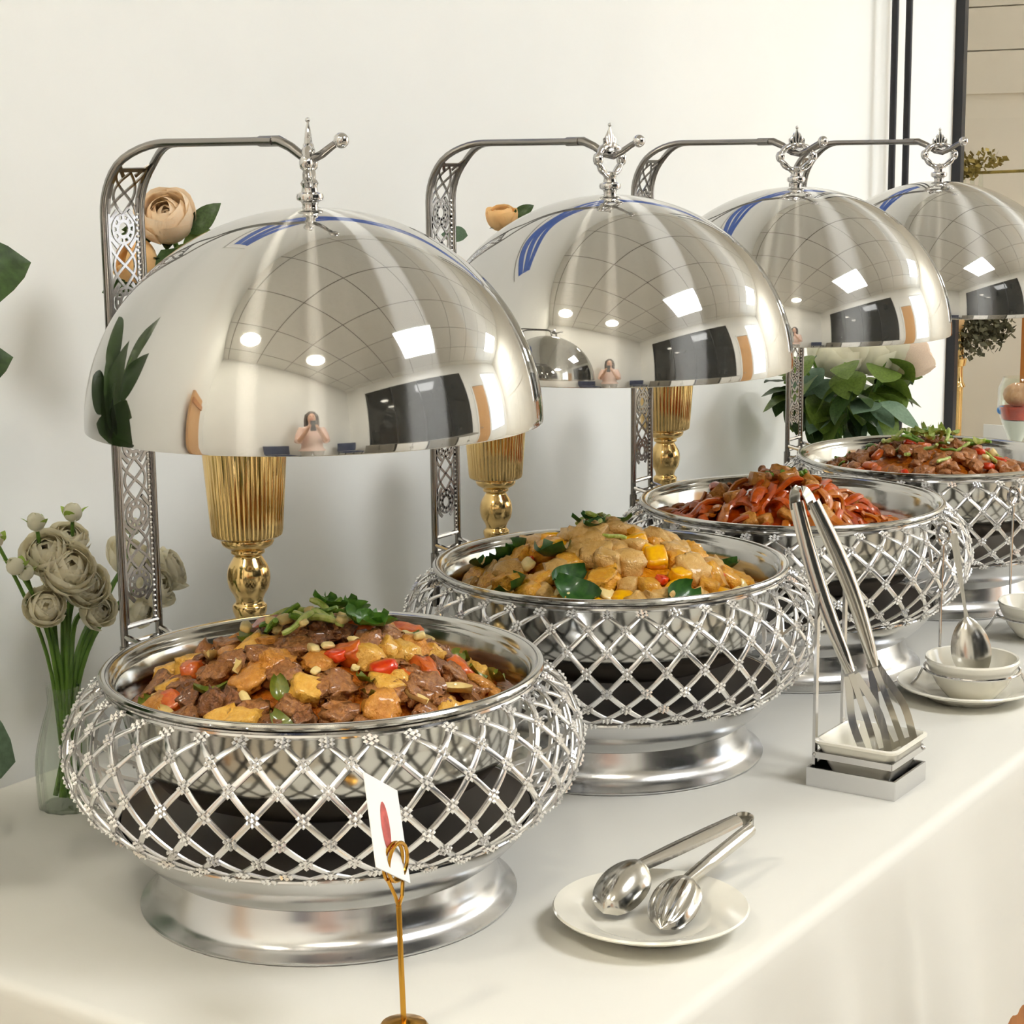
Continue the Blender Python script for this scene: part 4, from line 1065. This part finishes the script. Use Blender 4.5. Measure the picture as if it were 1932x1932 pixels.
for (x, y, ws, lb, ls, ly) in ((2.004, .735, 'chrome wire stand hooped round the cream bowl on the plate', 'round cream bowl standing on the white plate', 'steel serving spoon standing in the cream bowl on the plate', 0),
                              (2.320, .765, 'chrome wire stand at the right edge of the picture', 'round cream bowl cut off by the right edge', 'steel serving spoon in the bowl at the right edge', 1)):
    bo = link('bowl', bowl_m, None, (x, y, T + (.0075 if not ly else .004))); tag(bo, lb, 'bowl', 'round cream bowls')
    w_ = wire_stand(x, y, ws); 
    if ly: w_.location.z = T
    if not ly:
        big_spoon(x, y, ls, (.000, -.004, .030), (.020, .033, .180))
    else:
        big_spoon(x, y, ls, (-.005, -.01, .022), (.075, -.02, .165))

# place card in a gold holder
ch = thing('card_holder', 'gold wire place card holder with a ring clip at the front', 'card holder', (1.004, .774, T))
MB().lathe([(0, .0), (.0175, .0), (.0180, .002), (.0160, .0050), (.008, .0075), (.003, .0085), (0, .0085)], 40).obj('base', 'brass_wire', ch)
O = Vector((1.004, .774, 0)); gx = Vector((.557, -.83, 0)); gf = Vector((.83, .557, 0))
def HP(a, z, f=0.0): return gx * a + gf * f + Vector((0, 0, z))
MB().tube([HP(0, .006), HP(-.001, .05), HP(-.0018, .0930)], .0021, 10).obj('stem', 'brass_wire', ch)
b = MB(); rdir = (gx * .44 + gf * .9).normalized(); RC = HP(-.0036, .1240, .002)
b.tube([HP(-.0018, .092), HP(-.0040, .100), RC + rdir * -.011 + Vector((0, 0, -.009))], .0014, 8)
b.tube([HP(-.0018, .092), HP(.0008, .100), RC + rdir * .011 + Vector((0, 0, -.009))], .0014, 8)
b.obj('fork', 'brass_wire', ch)
b = MB()
for e in (-.0012, .0016):
    pts = [RC + rdir * (.0132 * math.cos(2 * PI * k / 32)) + Vector((0, 0, .0135 * math.sin(2 * PI * k / 32))) + gx * e * 1.2 for k in range(32)]
    b.tube(pts, .0014, 8, closed=True)
b.obj('ring_clip', 'brass_wire', ch)
pc = thing('place_card', 'white place card with a red mark held in the gold wire holder', 'card', (1.004, .774, T))
s_ = 1 / 2872.0
TL = HP(-57 * s_, .1860, .030); e1 = HP(30 * s_, -155 * s_, -119 * s_); e2 = HP(58 * s_, -80 * s_, 119 * s_)
e2 = e2 - e1 * (e2.dot(e1) / e1.dot(e1)); TL = RC - e1 * .84 - e2 * .62 + gf * .0
nn = e1.cross(e2).normalized()
b = MB(); 
q = [TL, TL + e2, TL + e2 + e1, TL + e1]; b.add([p + nn * .0004 for p in q] + [p - nn * .0004 for p in q], [(0, 1, 2, 3), (7, 6, 5, 4), (0, 4, 5, 1), (1, 5, 6, 2), (2, 6, 7, 3), (3, 7, 4, 0)])
b.obj('sheet', 'paper', pc, False)
for sgn in (-1, 1):
    ctr = TL + e1 * .5 + e2 * .45; b = MB(); pts = []
    for k in range(20):
        a = 2 * PI * k / 20; pts.append(ctr + e1 * (.27 * math.cos(a)) + e2 * (.13 * math.sin(a)) + nn * .0006 * sgn)
    b.add(pts, [tuple(range(20))]); b.obj('red_mark', 'print_red', pc, False)

# ------------------------------------------------------------------ things beyond the wall end
bs = thing('backdrop_stand', 'pair of slim black poles standing against the white wall', 'stand', (3.41, 1.425, 0))
for dx in (-.031, .034):
    MB().tube([(dx, 0, 0.012), (dx, 0, 2.45)], .0065, 12).obj('pole', 'black_metal', bs)
MB().box((0, -.01, .006), (.20, .05, .012)).obj('base_plate', 'black_metal', bs, False)
MB().tube([(-.04, 0, 2.45), (.04, 0, 2.45)], .0065, 10).obj('cross_bar', 'black_metal', bs)

fsn = thing('flower_stand', 'tall slim gold flower stand with dried foliage beyond the wall end', 'flower stand', (4.30, 1.635, 0))
MB().lathe(cat_rom([(.11, 0), (.11, .01), (.04, .03), (.013, .08), (.0125, .60), (.020, .62), (.013, .64), (.0125, .80), (.018, .815), (.0125, .83), (.0120, .865), (.020, .880), (.012, .895), (.0110, 1.28)], 80), 24).obj('column', 'gold', fsn)
b = MB().tube([(.0, .03, 1.306), (.05, -.3, 1.318)], .0035, 8); b.obj('cross_rod', 'dried_gold', fsn)
rs = random.Random(3)
def tuft(parent, c, r, n, m, name):
    b = MB()
    for k in range(n):
        d = Vector((rs.gauss(0, 1), rs.gauss(0, 1), rs.gauss(0, .8))).normalized() * r * rs.uniform(.35, 1)
        p = Vector(c) + d; q = p + Vector((rs.uniform(-1, 1), rs.uniform(-1, 1), rs.uniform(-1, 1))) * .016
        s = Vector((rs.uniform(-1, 1), rs.uniform(-1, 1), rs.uniform(-1, 1))).normalized() * .007
        b.add([p, p.lerp(q, .5) + s, q, p.lerp(q, .5) - s], [(0, 1, 2, 3)])
    o = b.obj(name, m, parent, False); o['kind'] = 'stuff'
tuft(fsn, (.01, -.035, .940), .060, 420, 'dried', 'dried_foliage'); tuft(fsn, (.02, -.075, .955), .05, 260, 'dried', 'dried_foliage')
tuft(fsn, (0, -.01, 1.32), .035, 120, 'dried_gold', 'garland')
tuft(fsn, (0, -.06, 1.335), .03, 50, 'dried_gold', 'garland')
for k in range(4):
    MB().tube([(0, .02 - .02 * k, 1.31), (0, .02 - .02 * k, 1.275)], [.003, .006], 6).obj('crystal_drop', 'glass', fsn)
MB().ball((-.02, .0, .965), .02, 12).obj('dried_bloom', 'petal_orange', fsn)

nb = thing('easel_board', 'wooden framed notice board on legs at the right edge', 'board', (4.38, 1.30, 0))
MB().box((0, 0, 1.02), (.025, .36, .40)).obj('panel', 'pine', nb, False)
for s in (-1, 1):
    MB().box((-.008, s * .19, 1.02), (.036, .03, .46)).obj('frame_side', 'pine', nb, False); MB().box((.0, s * .17, .42), (.03, .03, .84)).obj('leg', 'pine', nb, False)
    MB().box((-.008, 0, 1.02 + s * .215), (.036, .35, .03)).obj('frame_rail', 'pine', nb, False)
MB().box((-.0145, .11, .97), (.002, .10, .11)).obj('pinned_sheet', 'paper', nb, False)

gb = thing('dessert_glass', 'stemmed glass with red and blue sweets near the right edge', 'glass', (3.20, 1.108, T))
MB().lathe([(0, 0), (.030, 0), (.030, .003), (.005, .008), (.004, .085), (.008, .10), (.026, .145), (.034, .175), (.034, .205), (.026, .225), (.0245, .225), (.0325, .204), (.0325, .176), (.0245, .147), (.006, .102), (0, .10)], 40).obj('glass_body', 'glass', gb, weld=True)
MB().lathe([(0, .105), (.006, .108), (.0235, .146), (.026, .152), (0, .153)], 28).obj('white_layer', 'paper', gb)
MB().lathe([(0, .1535), (.0262, .1535), (.0315, .174), (0, .175)], 28).obj('red_layer', 'cup_red', gb)
MB().ball((0, 0, .195), .026, 14, (1, 1, .8)).obj('tan_scoop', 'cup_tan', gb)
MB().ball((-.012, .024, .168), .008, 10).obj('blue_sweet', 'cup_blue', gb)
tc_ = thing('tent_card', 'plain white tent card standing behind the dessert glass', 'card', (3.285, 1.168, T))
MB().box((0, 0, .085), (.003, .060, .085)).obj('sheet', 'paper', tc_, False); MB().box((0.01, 0, .022), (.012, .016, .044)).obj('foot', 'satin', tc_, False)

# ------------------------------------------------------------------ behind the camera: seen in the lids
wb = thing('wood_panel', 'tall peach wooden panel leaning on the long wall behind the camera', 'panel', (-.12, 1.40, 0))
MB().box((0, 0, .80), (.34, .03, 1.60)).obj('board', 'peach_wood', wb, False); MB().box((0, -.02, 1.50), (.36, .02, .05)).obj('rail', 'pine', wb, False)
def chair(x, y, rz, label):
    c = thing('chair', label, 'chair', (x, y, 0), rz, 'navy chairs by the back wall')
    MB().box((0, 0, .45), (.44, .42, .05)).obj('seat', 'navy', c, False); MB().box((0, .20, .78), (.44, .035, .52)).obj('backrest', 'navy', c, False)
    for sx in (-1, 1):
        for sy in (-1, 1): MB().tube([(sx * .19, sy * .18, 0), (sx * .19, sy * .18, .43)], .012, 8).obj('leg', 'black_metal', c)
        MB().tube([(sx * .19, .19, .46), (sx * .19, .20, .55)], .011, 8).obj('back_post', 'black_metal', c)
chair(-.50, .25, PI / 2, 'navy chair by the back wall on the long-wall side')
chair(-.30, -1.15, PI / 2 + .5, 'navy chair by the back wall beside the dark glazing')
for k in range(4):
    cb = thing('storage_cabinet', ['grey storage cabinet under the glazing, nearest the back wall', 'grey storage cabinet under the glazing, second from the back wall', 'grey storage cabinet under the glazing, third from the back wall', 'grey storage cabinet under the glazing, farthest from the back wall'][k], 'cabinet', (.25 + .72 * k, -1.62, 0), group='grey storage cabinets')
    MB().box((0, 0, .50), (.68, .40, .88)).obj('body', 'grey_box', cb, False); MB().box((0, 0, .03), (.64, .36, .06)).obj('plinth', 'black_metal', cb, False)
    for s in (-1, 1):
        dr = MB().box((s * .168, .207, .50), (.325, .014, .84)).obj('door', 'wall_grey' if k % 2 else 'grey_box', cb, False); MB().box((s * .03, .220, .55), (.012, .012, .12)).obj('handle', 'chrome', dr, False)

def person():
    p = thing('person', 'person in a pale pink top holding up a phone, seen in the polished lids', 'person', (-.36, -.20, 0), math.radians(34))
    # local +x faces the dishes
    J = {}; E_ = []; order = []
    def j(n, co, r, par=None):
        J[n] = (len(order), co, r); order.append(n)
        if par: E_.append((J[par][0], J[n][0]))
    j('pelvis', (0, 0, .92), .125)
    j('waist', (0, 0, 1.03), .105, 'pelvis'); j('chest', (.0, 0, 1.20), .125, 'waist'); j('upper', (0, 0, 1.31), .10, 'chest'); j('neck', (.005, 0, 1.39), .048, 'upper')
    j('neck2', (.012, 0, 1.44), .045, 'neck'); j('chin', (.025, 0, 1.49), .066, 'neck2'); j('head', (.018, 0, 1.55), .083, 'chin'); j('crown', (.01, 0, 1.605), .060, 'head')
    for s, n in ((1, 'l'), (-1, 'r')):
        j('sh' + n, (0, s * .155, 1.325), .054, 'upper'); j('el' + n, (.11, s * .20, 1.12), .040, 'sh' + n); j('wr' + n, (.285, s * .075, 1.300), .025, 'el' + n)
        j('pa' + n, (.315, s * .062, 1.335), .027, 'wr' + n)
        for f in range(4):
            z = 1.352 + .0 * f; zz = (1.366, 1.360, 1.350, 1.338)[f] ; 
            j(f'f{f}a' + n, (.336, s * .058, zz - .006), .0095, 'pa' + n); j(f'f{f}b' + n, (.352, s * .042, zz + .002), .0085, f'f{f}a' + n); j(f'f{f}c' + n, (.350, s * .026, zz + .003), .0075, f'f{f}b' + n)
        j('t1' + n, (.318, s * .045, 1.352), .0100, 'pa' + n); j('t2' + n, (.322, s * .030, 1.362), .0085, 't1' + n)
        j('hp' + n, (0, s * .085, .86), .092, 'pelvis'); j('kn' + n, (.015, s * .095, .48), .058, 'hp' + n); j('an' + n, (-.01, s * .10, .09), .038, 'kn' + n); j('ft' + n, (.11, s * .11, .035), .033, 'an' + n)
    me = bpy.data.meshes.new('body'); me.from_pydata([J[n][1] for n in order], E_, [])
    o = link('body', me, p); me.materials.append(MATS['skin'])
    sk = o.modifiers.new('skin', 'SKIN'); sk.use_smooth_shade = True
    lay = me.skin_vertices[0].data if len(me.skin_vertices) else None
    if lay:
        for n in order: lay[J[n][0]].radius = (J[n][2], J[n][2])
        lay[0].use_root = True
    sb = o.modifiers.new('sub', 'SUBSURF'); sb.levels = 2; sb.render_levels = 2
    def ell(prof, n=32, sx=.72):
        b = MB(); vs = []; fs = []; m = len(prof)
        for i in range(n):
            a = 2 * PI * i / n
            for r, z in prof: vs.append((r * sx * math.cos(a), r * math.sin(a), z))
        for i in range(n):
            for k in range(m - 1): fs.append((i * m + k, ((i + 1) % n) * m + k, ((i + 1) % n) * m + k + 1, i * m + k + 1))
        return b.add(vs, fs)
    ell([(.22, .80), (.205, .86), (.175, .98), (.165, 1.06), (.180, 1.20), (.185, 1.30), (.165, 1.355), (.09, 1.395), (.065, 1.40)], sx=.80).obj('top', 'pink_cloth', p)
    for s in (-1, 1):
        MB().tube([(0, s * .14, 1.33), (.05, s * .185, 1.23), (.10, s * .205, 1.13), (.125, s * .19, 1.14)], [.075, .066, .060, .055], 14).obj('sleeve', 'pink_cloth', p)
        MB().tube([(0, s * .085, .90), (.012, s * .095, .48), (-.008, s * .10, .12)], [.115, .082, .068], 14).obj('trouser_leg', 'trouser', p)
        MB().ball((.045, s * .108, .035), .05, 12, (2.0, .85, .7)).obj('shoe', 'paper', p)
    b = MB(); b.ball((-.008, 0, 1.565), .098, 20, (1, .98, 1.02)); 
    for s in (-1, 1): b.tube([(-.01, s * .070, 1.60), (.0, s * .086, 1.50), (.01, s * .088, 1.40), (.025, s * .080, 1.30)], [.035, .036, .032, .012], 10)
    b.tube([(-.05, 0, 1.58), (-.085, 0, 1.48), (-.09, 0, 1.36)], [.07, .06, .03], 12)
    hr = b.obj('hair', 'hair', p)
    fc = MB().ball((.052, 0, 1.535), .066, 18, (.85, .92, 1.22)); fc.tube([(.105, 0, 1.545), (.120, 0, 1.525), (.108, 0, 1.518)], [.006, .010, .008], 8); fc.obj('face', 'skin', p)
    for s in (-1, 1): MB().ball((.104, s * .026, 1.548), .0075, 8).obj('eye', 'hair', p)
    MB().tube([(.103, -.020, 1.497), (.108, 0, 1.495), (.103, .020, 1.497)], .004, 6).obj('mouth', 'print_red', p)
    ph = thing('phone', 'dark phone held up in both hands behind the camera point', 'phone', (-.36, -.20, 0), math.radians(34))
    MB().box((.338, 0, 1.357), (.009, .074, .150)).obj('body', 'phone', ph, False)
person()

# ------------------------------------------------------------------ things that would share a label: tell them apart from left to right
def number_shared():
    ow = ['leftmost', 'second from left', 'third from left', 'fourth from left', 'fifth from left', 'sixth from left', 'seventh from left', 'eighth from left', 'ninth from left', 'tenth from left', 'eleventh from left', 'twelfth from left']
    by = {}
    for o in SC.objects:
        if o.parent is None and o.get('category') and o.get('label'): by.setdefault(o['label'], []).append(o)
    cp = Vector((0, 0, T + .6048))
    def sx(o):
        if o.type == 'EMPTY' and o.children: p = sum((c.location for c in o.children), Vector()) / len(o.children) + o.location
        else: p = o.location
        d = p - cp; return d.dot(cR) / d.dot(cF)
    for lab, L in by.items():
        if len(L) < 2: continue
        L.sort(key=sx)
        for k, o in enumerate(L):
            o['label'] = lab + ', ' + ('rightmost' if k == len(L) - 1 else ow[min(k, 11)])
number_shared()
